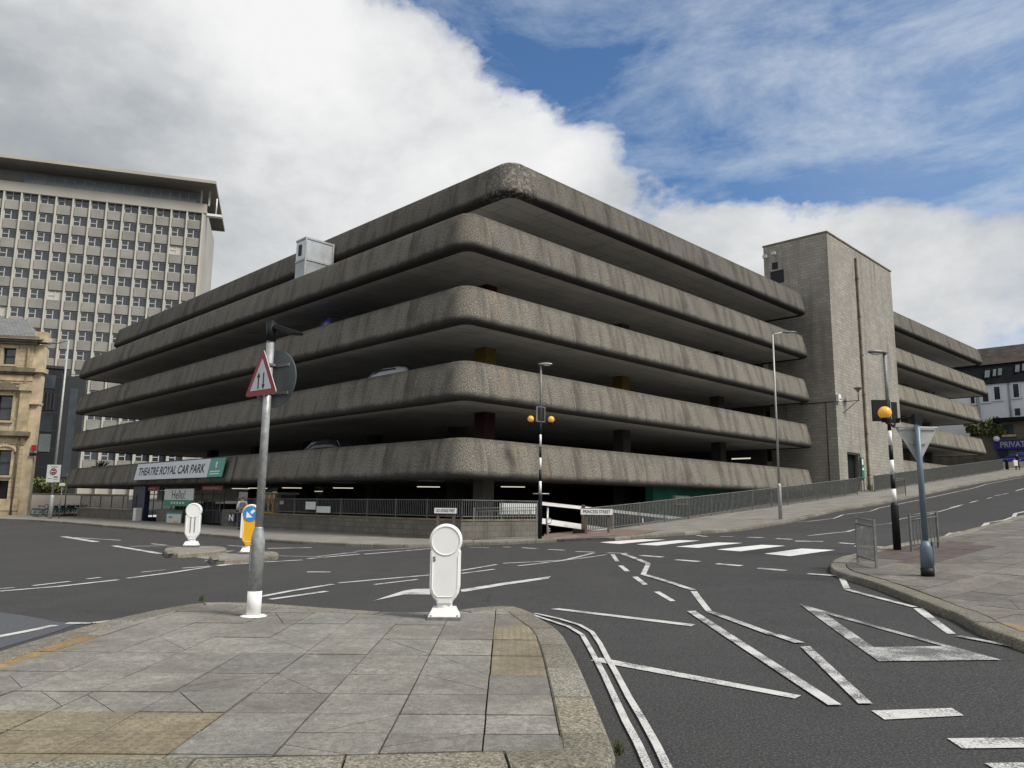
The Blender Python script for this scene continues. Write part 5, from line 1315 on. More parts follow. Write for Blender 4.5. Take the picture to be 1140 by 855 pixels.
# ================================================================== PEOPLE
def skin_obj(name, verts, edges, radii, mat, parent, sub=2):
    me = bpy.data.meshes.new(name); me.from_pydata(verts, edges, []); me.materials.append(mat)
    o = bpy.data.objects.new(name, me); COL.objects.link(o); o.parent = parent
    s = o.modifiers.new('skin', 'SKIN'); s.use_smooth_shade = True
    for v, r in zip(me.skin_vertices[0].data, radii): v.radius = r if isinstance(r, tuple) else (r, r)
    me.skin_vertices[0].data[0].use_root = True
    u = o.modifiers.new('sub', 'SUBSURF'); u.levels = sub; u.render_levels = sub
    return o
def person(label, loc, rz, top, trou, hair, bag=None, h=1.72, stride=.12):
    o = thing('person', label, 'person', loc, rz)
    V = [(0, 0, .95), (0, 0, 1.12), (0, 0, 1.32), (0, 0, 1.45), (0, -.01, 1.54), (0, -.02, 1.64), (0, -.01, 1.74)]
    E = [(0, 1), (1, 2), (2, 3), (3, 4), (4, 5), (5, 6)]; Rr = [(.15, .11), (.14, .10), (.17, .11), (.10, .08), (.055, .055), (.085, .10), (.06, .07)]
    def chain(st, pts, rs):
        p = st
        for q, r in zip(pts, rs): V.append(q); Rr.append(r); E.append((p, len(V)-1)); p = len(V)-1
    for sx in (-1, 1):
        chain(2, [(sx*.17, 0, 1.42), (sx*.22, .02, 1.16), (sx*.20, -.14, 1.0), (sx*.15, -.24, 1.08)], [.06, .045, .037, .03])
        hnd = len(V)-1
        for k, (dx, dy, dz) in enumerate(((-.02, -.07, .0), (-.005, -.08, .005), (.01, -.08, .0), (.022, -.065, -.005))):
            chain(hnd, [(sx*.15+dx, -.26+dy*.5, 1.08+dz), (sx*.15+dx, -.26+dy, 1.065+dz)], [.010, .008])
        chain(hnd, [(sx*.12, -.27, 1.10), (sx*.11, -.29, 1.115)], [.011, .009])
        chain(0, [(sx*.09, 0, .85), (sx*.10, sx*stride*.5-.01, .48), (sx*.10, sx*stride, .09), (sx*.11, sx*stride-.14, .035)], [.085, .06, .042, .035])
    skin_obj('body', V, E, Rr, M['skin'], o, 1)
    Vt = [(0, 0, .90), (0, 0, 1.12), (0, 0, 1.30), (0, 0, 1.43)]; Et = [(0, 1), (1, 2), (2, 3)]; Rt = [(.18, .14), (.17, .13), (.20, .14), (.13, .10)]
    for sx in (-1, 1):
        i = len(Vt); Vt += [(sx*.19, 0, 1.41), (sx*.235, .02, 1.16), (sx*.21, -.13, 1.01)]; Et += [(2, i), (i, i+1), (i+1, i+2)]; Rt += [.078, .062, .052]
    skin_obj('jacket', Vt, Et, Rt, top, o, 2)
    Vl = [(0, 0, .98)]; El = []; Rl = [(.17, .13)]
    for sx in (-1, 1):
        i = len(Vl); Vl += [(sx*.10, 0, .82), (sx*.105, sx*stride*.5, .48), (sx*.10, sx*stride, .10)]; El += [(0, i), (i, i+1), (i+1, i+2)]; Rl += [.10, .078, .062]
    skin_obj('trousers', Vl, El, Rl, trou, o, 2)
    for sx in (-1, 1):
        m = MB(); m.box((sx*.105, sx*stride-.05, .04), (.10, .27, .08)); m.build('shoe', M['black'], o, bevel=.02)
    m = MB(); m.sphere((0, .01, 1.70), .108, n=14, sz=(.9, 1, 1.0)); m.build('hair', hair, o)
    m = MB()
    for sx in (-1, 1): m.sphere((sx*.033, -.105, 1.66), .012, n=8)
    m.build('eyes', M['ink'], o)
    m = MB(); m.tube([(0, -.10, 1.66), (0, -.128, 1.625)], [.01, .016], 6); m.build('nose', M['skin'], o)
    if bag:
        m = MB(); m.box((0, .20, 1.22), (.30, .16, .42)); m.build('backpack_placeholder', M['greycloth'], o, bevel=.05).name = 'hood_panel' if bag == 'hood' else 'backpack'
    o.scale = (h/1.8,)*3; return o
P = at(268, 589.5, .12); person('person in white jacket and navy trousers standing at the car park entrance', P, R(205), M['whitecloth'], M['denim'], M['greycloth'], bag='pack', h=zat(268, 551, P)-P.z)

# ================================================================== LEFT-HAND BUILDINGS
def vplane(P0, brg):
    """vertical plane through P0 whose horizontal axis has the given bearing; returns px->local(x,z) and frame"""
    ax = Vector((math.sin(R(brg)), math.cos(R(brg)), 0)); n = Vector((-ax.y, ax.x, 0))
    def f(px, py, off=0):     # off metres in front (towards the camera)
        d = ray(px, py); k = ((P0-CAM).dot(n)-off)/d.dot(n); P = CAM+d*k-P0; return P.dot(ax), P.z
    return f, math.atan2(ax.y, ax.x)
# office tower
k_ = 128/ray(203.5, 560).y; P0 = CAM+ray(203.5, 560)*k_; P0.z = 0
OP, orz = vplane(P0, 73.0)
ot = thing('office_tower', 'tall concrete office block with white ribs, window grid and thin overhanging roof', 'office block', P0, orz)
ctop = OP(120, 215.5)[1]-1.9; proof = OP(100, 187, 3)[1]
print('office top', ctop, 'bays', [round(OP(x, 226)[0], 1) for x in (1, 20, 38.9, 58, 115, 170, 205, 222.5)], 'rows', [round(OP(120, y)[1], 1) for y in (232, 240)])
bay = 2.93
bay = (OP(205, 234)[0]-OP(1, 216)[0])/11.0
r0y = OP(12, 217)[1]; r6y = OP(15, 346.5)[1]
fh = (r0y-r6y)/6.0
print('bay', bay, 'floor', fh, r0y, r6y)
z_top = r0y+.35; x_r = 0.0; nb = 15
DEPTH = 19
m = MB(); m.rng(-nb*bay-1, x_r, .35, DEPTH, 0, ctop+1.6); m.build('wall', M['ofc'], ot)
m = MB(); m.rng(-nb*bay-1, x_r+.15, -.5, .36, r0y+.5, ctop+1.9); m.build('parapet', M['ofc'], ot)
m = MB(); m.rng(x_r-.4, x_r+.02, -.35, .36, 0, r0y+.5); m.build('corner_pier', M['ofc'], ot)
xr = x_r-.4
zroof = OP(120, 201, -1.6)[1]; OV = 1.0
while OV < 9 and OP(120, 190, OV)[1] > zroof: OV += .1
print('roof', zroof, ctop, OV)
m = MB(); m.rng(-nb*bay-4, x_r+1.6, -OV, DEPTH+3, zroof+.04, zroof+.55); m.build('roof_slab', M['ofc'], ot)
m = MB(); m.rng(-nb*bay-4, x_r+1.4, -OV+.2, DEPTH+2.8, zroof-.05, zroof+.035); m.build('roof_soffit', M['ofs'], ot)
m = MB(); m.rng(-nb*bay, x_r-1.6, 2.0, DEPTH-2, ctop+1.6, zroof-.05); m.build('penthouse', M['ofp'], ot)
m = MB(); gx0 = OP(27, 205, -1.5)[0]; m.rng(gx0, x_r-1.8, 1.6, 1.9, ctop+1.9, zroof-.6); gz = m.build('penthouse_glazing', M['glass_b'], ot)
m = MB()
for k in range(int((x_r-1.8-gx0)/1.5)+1): m.rng(gx0+k*1.5-.05, gx0+k*1.5+.05, 1.5, 1.62, ctop+1.9, zroof-.6)
m.rng(gx0, x_r-1.8, 1.5, 1.61, ctop+2.5, ctop+2.6); m.build('mullion', M['signback'], gz)
for dx in (-.9, .4):
    m = MB(); m.rng(x_r+dx-.15, x_r+dx+.15, .2, .5, ctop+1.9, zroof-.05); m.build('roof_post', M['ofc'], ot)
m = MB(); m.tube([(x_r+1.6, 1, zroof-1.2), (x_r+1.6, 1, zroof-4)], .12, 8); m.rng(x_r+.1, x_r+2.6, .6, 1.6, zroof-4.6, zroof-4.2); m.build('cradle_arm', M['white'], ot)
m = MB()
for (x, h) in ((-18, .9), (-33, .5), (-29, .6), (-26, .5), (-36, .6)): m.tube([(x, 2, zroof+.6), (x, 2, zroof+.6+h)], .1, 6)
m.build('roof_vent', M['galv_d'], ot)
nf = 14
for b_i in range(nb+1):
    m = MB(); x = xr-b_i*bay; m.rng(x-.12, x+.12, -.45, .36, 0, r0y+.5); m.build('rib', M['rib'], ot)
for f_ in range(nf):
    m = MB(); zt = r0y-f_*fh-.95
    for b_i in range(nb):
        xa = xr-(b_i+1)*bay+.2; j = random.uniform(0, .06); m.rng(xa, xa+bay-.4, -.1-j, .36, zt-(fh-1.75), zt)
    m.build('spandrel', M['ofp'], ot)
# windows: one prototype with frame and glass, copied
ww, wh = bay-.36, 1.55
fm = MB(); gm = MB()
def wframe(fm, gm, x0, z0, v=0):
    fm.rng(x0, x0+ww, .05, .16, z0, z0+.08); fm.rng(x0, x0+ww, .05, .16, z0+wh-.08, z0+wh)
    for fx in (0, .46, 1): fm.rng(x0+fx*ww-.06, x0+fx*ww+.06, .05, .16, z0, z0+wh)
    fm.rng(x0, x0+.46*ww, .05, .16, z0+wh*.5-.06, z0+wh*.5+.06)
    gm.rng(x0+.03, x0+ww-.03, .12, .2, z0+.03, z0+wh-.03)
wframe(fm, gm, 0, 0)
wp0 = fm.build('window', M['frame_grey'], ot); wg0 = gm.build('pane', M['glass'], wp0)
cnt = 0; rest = MB(); restg = MB(); rest.f
for f_ in range(nf):
    for b_i in range(nb):
        x = xr-(b_i+1)*bay+.18; z = r0y-f_*fh-.88
        if b_i < 13 and f_ < 8 and cnt < 98:
            if cnt == 0: w = wp0; w.location = (x, 0, z)
            else:
                w = wp0.copy(); COL.objects.link(w); w.location = (x, 0, z); g_ = wg0.copy(); COL.objects.link(g_); g_.parent = w
                if random.random() < .03: g_.data = g_.data.copy(); g_.data.materials[0] = M['blind']
            cnt += 1
        else: wframe(rest, restg, x, z)
rw = rest.build('window', M['frame_grey'], ot); rw['kind'] = 'stuff'; rg = restg.build('pane', M['glass'], rw); rg['kind'] = 'stuff'

# black-clad modern block
k_ = 84/ray(40, 560).y; P2 = CAM+ray(40, 560)*k_; P2.z = 0
DPf, drz = vplane(P2, 61.0)
db = thing('dark_clad_block', 'modern black-clad block squeezed between the sandstone building and the car park', 'building', P2, drz)
xb, zt = DPf(70, 411); xc, zt2 = DPf(79, 470)
m = MB(); m.rng(-6, xb, 0, 9, -.5, zt); m.build('wall', M['blackclad'], db)
m = MB(); m.rng(xb+.003, xb+2.4, .8, 9, -.5, zt-.6); m.build('stair_wing', M['greyclad'], db)
for zz in range(1, int(zt), 2):
    m = MB(); m.rng(-6, xb, -.03, 0, zz, zz+.06); m.rng(xb+.01, xb+2.4, .77, .8, zz+.6, zz+.66); m.build('cladding_joint', M['dark'], db)
m = MB(); m.rng(xb+.9, xb+1.7, .74, .8, 4, zt-2); m.build('window_strip', M['glass'], db)
def dwin(px0, py0, px1, py1, mat, name='window'):
    a, z1 = DPf(px0, py0); c, z0 = DPf(px1, py1); m = MB(); m.rng(a, c, -.06, .01, z0, z1); return m.build(name, M[mat], db)
dwin(50, 417, 61, 433, 'glass'); dwin(47, 437, 60, 457, 'greyclad', 'cladding_panel'); dwin(44, 483, 55, 503, 'greenglass'); dwin(43, 460, 57, 481, 'glass')
for px in (50, 54, 58): dwin(px, 437, px+.5, 457, 'blackclad', 'cladding_joint')
m = MB(); m.rng(-6.1, xb+.1, -.15, 9, zt, zt+.3); m.build('coping', M['greyclad'], db)

# sandstone building
k_ = 68/ray(17.0, 573).y; P1 = CAM+ray(17.0, 573)*k_; P1.z = 0
SP, srz = vplane(P1, 80.0)
sb = thing('sandstone_building', 'ornate yellow sandstone building with cornices and a hipped slate roof', 'building', P1, srz)
X = lambda px, py: SP(px, py)[0]
Zf = lambda px, py: SP(px, py)[1]
ze = Zf(30, 383); zc1 = Zf(20, 413); zc2 = Zf(20, 484); 
wins = [(3.5, 387.5, 17.5, 405.5), (-3, 440, 13.5, 468), (-4, 501, 12, 529)]
Lx = X(-140, 570); dep = 5.0
m = MB()
# facade built round its openings
xs = sorted({Lx, 0}); 
def facade(mb, x0, x1, z0, z1, holes, y0=0, y1=.5):
    zs = sorted({z0, z1} | {h[1] for h in holes} | {h[3] for h in holes}); 
    for a, b in zip(zs[:-1], zs[1:]):
        hs = sorted([h for h in holes if h[1] <= a+1e-6 and h[3] >= b-1e-6]); c = x0
        for h in hs:
            if h[0] > c: mb.rng(c, h[0], y0, y1, a, b)
            c = max(c, h[2])
        if c < x1: mb.rng(c, x1, y0, y1, a, b)
holes = []
for a, b, c, d in wins:
    x0, x1 = X(a, (b+d)/2), X(c, (b+d)/2); z1, z0 = Zf((a+c)/2, b), Zf((a+c)/2, d); holes.append((x0, z0, x1, z1))
    for k in (1, 2): holes.append((x0-4.6*k, z0, x1-4.6*k, z1))
x0, x1 = X(-5, 560), X(7, 560); holes.append((x0, .15, x1, Zf(3, 535)))
facade(m, Lx, 0, -.3, ze, sorted(holes)); m.build('wall', M['limestone'], sb)
def plan(pts, z0, z1, name, mat):
    m = MB(); n = len(pts); m.face([(x, y, z0) for x, y in pts][::-1]); m.face([(x, y, z1) for x, y in pts])
    for i in range(n): a, b = pts[i], pts[(i+1) % n]; m.face([(a[0], a[1], z0), (b[0], b[1], z0), (b[0], b[1], z1), (a[0], a[1], z1)])
    return m.build(name, mat, sb)
plan([(Lx, .5), (0, .5), (-9, 10), (Lx, 10)], -.3, ze, 'rear_block', M['limestone'])
for (a, b, c, d) in holes[:-1]:
    g_ = MB(); g_.rng(a, c, .3, .35, b, d); w = g_.build('window', M['glass'], sb)
    f_ = MB(); mx = (a+c)/2; mz = (b+d)/2
    f_.rng(a, c, .22, .29, mz-.05, mz+.05); f_.rng(a, a+.09, .22, .29, b, d); f_.rng(c-.09, c, .22, .29, b, d); f_.rng(a, c, .22, .29, d-.1, d); f_.rng(a, c, .22, .29, b, b+.1); f_.build('frame', M['ink'], w)
    f_ = MB(); f_.rng(a-.2, c+.2, -.16, .0, b-.2, b-.02); f_.rng(a-.22, a-.01, -.07, 0, b, d+.2); f_.rng(c+.01, c+.22, -.07, 0, b, d+.2); f_.rng(a-.22, c+.22, -.1, 0, d+.01, d+.25); f_.build('surround', M['stonetrim'], w)
a, b, c, d = holes[-1]; g_ = MB(); g_.rng(a, c, .35, .45, b, d); g_.build('door', M['black'], sb)
m = MB(); m.rng(a-.4, c+.4, -1.0, -.0, -.1, .15); m.build('step', M['stonetrim'], sb)
# pediment and arch
for (a, b, c, d) in holes[3:6]:
    m = MB(); mx = (a+c)/2; m.rng(a-.5, c+.5, -.35, 0, d+.45, d+.65)
    m.prism([(a-.55, d+.66), (c+.55, d+.66), (mx, d+1.35)], .3, Matrix.Translation((0, -.32, 0))); m.build('pediment', M['stonedark'], sb)
for (a, b, c, d) in holes[6:9]:
    m = MB(); mx = (a+c)/2; r = (c-a)/2+.35
    for k in range(13):
        an = math.pi*k/12; an2 = math.pi*(k+1)/12
        if k < 12: m.tube([(mx+r*math.cos(an), -.05, d-.15+r*.55*math.sin(an)), (mx+r*math.cos(an2), -.05, d-.15+r*.55*math.sin(an2))], .16, 6)
    m.build('arch', M['stonetrim'], sb)
def band(px, py, h, proud, mat, nm_='cornice', x1=.0):
    z = Zf(px, py); m = MB(); m.rng(Lx, x1+proud, -proud, .4, z-h/2, z+h/2); m.rng(Lx, x1+proud*.6, -proud*.6, .4, z-h*.95, z-h/2); m.build(nm_, M[mat], sb)
band(30, 378, .5, .45, 'stonedark'); band(20, 412, .4, .4, 'stonedark'); band(20, 421, .5, .15, 'stonetrim', 'frieze'); band(20, 483, .4, .45, 'stonedark'); band(20, 490, .4, .12, 'stonetrim', 'frieze'); band(20, 562, 1.0, .15, 'stonetrim', 'plinth')
zp0, zp1 = Zf(28, 483), Zf(28, 428)
for xo in (X(28, 450), X(28, 450)-8.5):
    m = MB(); m.rng(xo-.38, xo+.38, -.28, 0, zp0, zp1-.6); m.rng(xo-.5, xo+.5, -.42, 0, zp1-.6, zp1); m.rng(xo-.45, xo+.45, -.35, 0, zp0, zp0+.3); m.build('pilaster', M['stonetrim'], sb)

m = MB(); m.tube([(-.35, -.12, 0), (-.35, -.12, ze-.3)], .1, 8); m.build('downpipe', M['stonedark'], sb)
# angled pale end bay
xe = .0; m = MB(); Mx = Matrix.Rotation(R(-0), 4, 'Z')
we = .85
m.rng(0, we, .12, .8, -.3, ze); m.build('end_bay', M['palestone'], sb)
for (py, pr, h) in ((378, .45, .5), (412, .4, .4), (449, .1, .2)):
    m = MB(); z = Zf(40, py+.0); m.rng(.0, we+pr*.5, -.1-pr*.3, .9, z-h/2, z+h/2); m.build('end_cornice', M['palestone'], sb)
# hip roof
zr = Zf(-40, 338); m = MB(); e = .6
A = [(Lx, -e, ze+.35), (we+.2, -e, ze+.35), (-8.5, 11, ze+.35), (Lx, 11, ze+.35)]; rx = X(-6, 350); B1 = (rx, 6, Zf(-6, 350)+1.0); B0_ = (Lx, 6, Zf(-6, 350)+1.0)
m.face([A[0], A[1], B1, B0_]); m.face([A[1], A[2], B1]); m.face([A[2], A[3], B0_, B1]); m.face(A[::-1]); m.face([A[0], B0_, A[3]]); m.build('roof', M['slate'], sb)
m = MB(); m.rng(we-.9, we+.1, .0, .9, ze+.3, ze+1.2); m.build('chimney', M['stonetrim'], sb)
o = thing('alarm_box', 'small red alarm box on the pale end strip of the sandstone building', 'alarm box', P1+Vector((math.cos(srz)*.9*1, math.sin(srz)*.9, Zf(38, 498))), srz)
m = MB(); m.rng(-.2, .2, -.05, .1, -.3, .2); m.build('case', M['taillight'], o); m = MB(); m.rng(-.3, .3, -.05, .1, -.75, -.5); m.build('bracket', M['black'], o)
# white boundary wall + bush
A = at(27, 573.5, .0); B = at(140, 570.5, 0); zt = zat(30, 549, A)
P = A.copy(); ang = math.atan2((B-A).y, (B-A).x); L = (B-A).length
o = thing('white_wall', 'low cream rendered wall behind the row of bicycles', 'wall', (A.x, A.y, 0), ang)
m = MB(); m.rng(0, L, 0, .3, -.4, zt-.08); m.build('wall', M['render'], o); m = MB(); m.rng(-.04, L, -.04, .34, zt-.08, zt+.04); m.build('coping', M['stonedark'], o)

def leafy(name, parent, c, rad, n, size, mats, seed=1, up=.3, shell=.55):
    rnd = random.Random(seed); m = MB()
    cl = [(Vector((rnd.uniform(-1, 1)*rad[0]*.75, rnd.uniform(-1, 1)*rad[1]*.75, rnd.uniform(-.8, .9)*rad[2]*.7)), rnd.uniform(.25, .5)) for _ in range(16)]
    for _ in range(n):
        cc, cr = rnd.choice(cl)
        v = Vector((rnd.gauss(0, 1), rnd.gauss(0, 1), rnd.gauss(0, 1))).normalized()*(cr*(shell+(1-shell)*rnd.random()))
        p = Vector(c)+cc+Vector((v.x*rad[0], v.y*rad[1], v.z*rad[2])); s_ = size*rnd.uniform(.6, 1.4)
        a = Vector((rnd.gauss(0, 1), rnd.gauss(0, 1), rnd.gauss(0, .6))).normalized(); b = a.cross(Vector((rnd.gauss(0, 1), rnd.gauss(0, 1), rnd.gauss(0, 1)))).normalized()
        m.face([p-a*s_, p+b*s_*.5, p+a*s_, p-b*s_*.5], 1 if rnd.random() < .4 else 0)
    return m.build(name, mats, parent, fix=False)
q = at(44, 573, 0); zt = zat(45, 531, q)
P = Vector((q.x*1.05, q.y*1.05+1, 0)); o = thing('bush', 'rounded green bush rising behind the cream wall by the sandstone building', 'bush', P)
m = MB()
for k in range(5): a = k*1.26; m.tube([(0, 0, 0), (.4*math.cos(a), .4*math.sin(a), 1.5), (.9*math.cos(a), .7*math.sin(a), zt-.6)], [.08, .05, .02], 6)
m.build('stems', M['bark'], o); leafy('foliage', o, (0, 0, zt*.62), (1.9, 1.4, zt*.42), 3800, .13, [M['leaf'], M['leaf2']], 3)
# spiky plant on the lowest deck
q = LP(113, 520, -1.6); P = W(1.6, q.y, 3.1); o = thing('spiky_plant', 'spiky yucca showing above the lowest parapet at the far left', 'plant', P)
m = MB(); m.lathe([(.35, 0), (.42, .5), (.38, .52)], n=14); m.build('pot', M['dark'], o); m = MB(); m.tube([(0, 0, .4), (0, 0, 1.1)], .09, 8); m.build('trunk', M['bark'], o)
m = MB()
for k in range(70):
    a = random.uniform(0, 6.28); e = random.uniform(-.2, 1.4); d = Vector((math.cos(a)*math.cos(e), math.sin(a)*math.cos(e), math.sin(e))); L = random.uniform(.7, 1.1); s_ = Vector((-math.sin(a), math.cos(a), 0))*.035
    p = Vector((0, 0, 1.1)); m.face([p-s_, p+s_, p+d*L*.6+s_*.7, p+d*L+Vector((0, 0, -.12*L)), p+d*L*.6-s_*.7])
m.build('fronds', M['leaf'], o, fix=False)

# ================================================================== RIGHT-HAND BUILDINGS
TB = 79.0
def BP(px, py, off=0):
    d = ray(px, py); k = (20.268+TB-off)/d.dot(dT); P = CAM+d*k; t, s = TS(P); return s, P.z
print('pub base', BP(1130, 524), H(*W(TB, BP(1130, 524)[0])[:2]))
BO = 4.0    # the white block stands 4 m behind the street front
def BW(px, py): return BP(px, py, -BO)
wb = thing('white_mansard_building', 'white rendered building with dark slate mansard and roof windows above the street front', 'building', W(TB+BO, 0, 0), ROTZ)
ysL, ysR = 22.0, -34.0
zE = BW(1120, 426)[1]; zM = BW(1120, 402)[1]; zRg = BW(1120, 389.5)[1]
m = MB(); m.rng(0, 12, ysR, ysL, 4, zE); m.build('wall', M['wrender'], wb)
def ss(py0, name, mat, x0, x1, z0, z1):
    m = MB(); m.face([(x0, ysR, z0), (x0, ysL, z0), (x1, ysL, z1), (x1, ysR, z1)]); m.face([(x0, ysR, z0-.3), (x0, ysR, z0), (x1, ysR, z1), (x1, ysR, z1-.3)]); o = m.build(name, mat, wb, fix=False); s_ = o.modifiers.new('s', 'SOLIDIFY'); s_.thickness = .2; return o
m = MB(); A = [(-.25, ysR-.2, zE), (-.25, ysL, zE), (1.3, ysL, zM), (1.3, ysR, zM)]; Bq = [(11.7, ysR, zE), (11.7, ysL, zE), (10.7, ysL, zM), (10.7, ysR, zM)]
m.face(A); m.face([A[3], A[2], Bq[2], Bq[3]]); m.face(Bq[::-1]); m.face([A[0], A[3], Bq[3], Bq[0]]); m.face([A[1], Bq[1], Bq[2], A[2]]); m.face([A[0], Bq[0], Bq[1], A[1]]); mr = m.build('mansard', M['slate_r'], wb)
m = MB(); C_ = [(1.1, ysR, zM), (1.1, ysL, zM), (6, ysL, zRg+1.6), (6, ysR, zRg+1.6)]; D_ = [(10.9, ysR, zM), (10.9, ysL, zM)]
m.face(C_); m.face([D_[0], D_[1], C_[2], C_[3]]); m.face([C_[0], C_[3], D_[0]]); m.face([C_[1], D_[1], C_[2]]); m.face([C_[0], D_[0], D_[1], C_[1]]); m.build('upper_roof', M['brownroof'], wb)
def wwin(px0, py0, px1, py1):
    a, z1 = BW(px0, py0); c, z0 = BW(px1, py1); m = MB(); m.rng(-.05, .02, c, a, z0, z1); w = m.build('window', M['glass'], wb)
    m = MB(); m.rng(-.14, -.05, c-.25, a+.25, z0-.2, z0-.02); m.rng(-.10, -.05, c-.15, c, z0, z1+.12); m.rng(-.10, -.05, a, a+.15, z0, z1+.12); m.rng(-.10, -.05, c, a, z1, z1+.12); m.build('surround', M['banner'], w)
    m = MB(); m.rng(-.075, -.052, c, a, (z0+z1)/2-.05, (z0+z1)/2+.05); m.rng(-.075, -.052, (a+c)/2-.03, (a+c)/2+.03, z0, z1); m.build('frame', M['ink'], w)
for q in ((1106.5, 431, 1114, 444.5), (1127.5, 427.8, 1135, 442), (1129.5, 455, 1136.5, 462.5), (1094, 440, 1101, 447), (1080.5, 441, 1085.5, 449), (1145, 425, 1153, 440)): wwin(*q)
for q in ((1104, 410.5, 1108, 418.5), (1109.5, 409.5, 1114.5, 417.5), (1095, 412, 1101, 420), (1128.5, 405.5, 1134, 413.5), (1136, 404, 1141, 412)):
    a, z1 = BW(q[0], q[1]); c, z0 = BW(q[2], q[3]); f = lambda z: -.25+1.55*(z-zE)/(zM-zE)-.08
    m = MB(); m.face([(f(z0), a, z0), (f(z1), a, z1), (f(z1), c, z1), (f(z0), c, z0)]); w = m.build('roof_window', M['greenglass'], wb, fix=False); s_ = w.modifiers.new('s', 'SOLIDIFY'); s_.thickness = .06
m = MB(); a, z1 = BW(1122, 424); m.tube([(-.12, a, 8), (-.12, a, zE)], .09, 8); a, _ = BW(1089, 450); m.tube([(-.12, a, 5), (-.12, a, zE)], .14, 8); m.build('downpipe', M['galv_d'], wb)
# street front: buff stone with shuttered shop
pz = H(*W(TB-2, -20)[:2])
pb = thing('shop_front_building', 'low buff stone street front with a purple shop sign reading PRIVATE and grey shutters', 'shop', W(TB, 0, 0), ROTZ)
zt = BP(1125, 469.5)[1]; zl = BP(1085, 478)[1]; sj = BP(1112, 480)[0]
m = MB(); m.rng(0, BO-.05, ysR, sj, 3, zt); m.rng(0, BO-.05, sj, ysL-2, 3, zt-1.4); m.build('wall', M['buffstone'], pb)
m = MB(); m.rng(-.6, BO-.1, ysR, sj+.4, zt, zt+.45); m.build('roof', M['slate_r'], pb)
a, z1 = BP(1117, 473); c, z0 = BP(1129, 483.5); m = MB(); m.rng(-.06, 0.01, c, a, z0, z1); w = m.build('window', M['glass'], pb); m = MB(); m.rng(-.2, -.0, c-.2, a+.2, z0-.25, z0-.01); m.build('sill', M['stonetrim'], w)
a, z1 = BP(1108, 490.5); _, z0 = BP(1116, 500.5); c = ysR+6
m = MB(); m.rng(-.35, -.01, c, a, z0, z1); fsg = m.build('fascia_board', M['purple'], pb)
Mx = frame((-.36, a-2.1, (z0+z1)/2), (0, -1, 0), (0, 0, 1), (-1, 0, 0))
a2 = BP(1114.5, 495)[0]; a3 = BP(1142, 494)[0]; wl_ = (a2-a3)*7/6
fit_text('PRIVATE', frame((-.36, a2-wl_/2, (z0+z1)/2), (0, -1, 0), (0, 0, 1), (-1, 0, 0)), wl_, (z1-z0)*.62, M['signback'], fsg, ext=.02, bold=.02)
a0 = BP(1111, 510)[0]; gz = pz
for k, (p0, p1) in enumerate(((1112, 1121.5), (1123, 1133.2), (1134.5, 1144), (1145.5, 1156))):
    sa0, sa1 = BP(p0, 510)[0], BP(p1, 510)[0]; m = MB(); m.rng(-.1, -.01, sa1, sa0, gz, z0-.05)
    sh = m.build('shutter', M['shutter'], pb); m = MB()
    for j in range(14): zz = gz+(z0-gz)*j/14; m.rng(-.12, -.1, sa1, sa0, zz, zz+.03)
    m.build('slats', M['greyclad'], sh)
sc_ = BP(1117, 506); m = MB(); m.prism([(-.5, .6), (.5, .6), (.5, 0), (.3, -.4), (0, -.6), (-.3, -.4), (-.5, 0)], .05, frame((-.13, sc_[0], sc_[1]), (0, -1, 0), (1, 0, 0), (0, 0, 1))); m.build('shield', M['navy'], pb)
q_ = BP(1109.5, 488.5, .5); m = MB(); m.sphere((-.5, q_[0], q_[1]), .32, n=14); m.tube([(-.5, q_[0], q_[1]), (0, q_[0], q_[1])], .04, 6); m.build('globe_lamp', M['whitep'], pb)
o = thing('bush', 'dense green bush overhanging the buff wall below the white building', 'bush', W(TB+1.2, BP(1098, 480)[0], zt-1.4), ROTZ)
m = MB()
for k in range(4): m.tube([(0, 0, 0), (.5*math.cos(k*1.6), .8*math.sin(k*1.6), 1.4)], [.1, .03], 6)
m.build('stems', M['bark'], o); leafy('foliage', o, (-.6, 0, .7), (1.1, 2.0, 1.3), 3800, .17, [M['leaf'], M['leaf2']], 5)
# low planter walls, car, people, bollards at the top of the street
q = BP(1128, 523, 2.5); 
zq = H(*W(TB-2.5, q[0])[:2])
o = thing('pale_low_wall', 'pale low kerb wall in front of the purple shop', 'wall', W(TB-2.5, q[0], zq), ROTZ); m = MB(); m.rng(-.15, .15, -9, 3.6, 0, .75); m.build('wall', M['render'], o)
q = BP(1134, 515, 5); zq = H(*W(TB-5, q[0])[:2])
make_car('parked_car', 'dark blue saloon parked in front of the purple shop at the street top', W(TB-1.2, BP(1136, 515, 1.2)[0], zq+.35), ROTZ+R(92), M['carblue'], scale=1.15)
for px in (1121.5, 1143):
    P = W(TB-7, BP(px, 525, 7)[0], 0); P.z = H(P.x, P.y)+.1
    o = thing('street_bollard', 'short black bollard at the street top, %s' % ('left of the pedestrian' if px < 1130 else 'at the right edge of the view'), 'bollard', P, 0)
    m = MB(); m.lathe([(.16, 0), (.14, .9), (.18, .95), (.1, 1.1)], n=12); m.build('post', M['black'], o); m = MB(); m.torus((0, 0, .8), .145, .02, Matrix.Rotation(R(0), 4, 'X'), n=12); m.build('collar', M['galv_d'], o)
P = W(TB-8, BP(1133.5, 526, 8)[0], 0); P.z = H(P.x, P.y)+.1
pr = person('pedestrian in black carrying a white bag at the top of the street', P, R(100), M['blackcloth'], M['blackcloth'], M['hair'])
o = thing('shopping_bag', 'white shopping bag held by the pedestrian in black', 'bag', P+Vector((-.42, -.3, .35))); m = MB(); m.box((0, 0, .28), (.42, .24, .56)); m.build('bag', M['white'], o, bevel=.05); m = MB(); m.tube([(-.1, 0, .55), (0, 0, .75), (.1, 0, .55)], .012, 6); m.build('handle', M['white'], o)

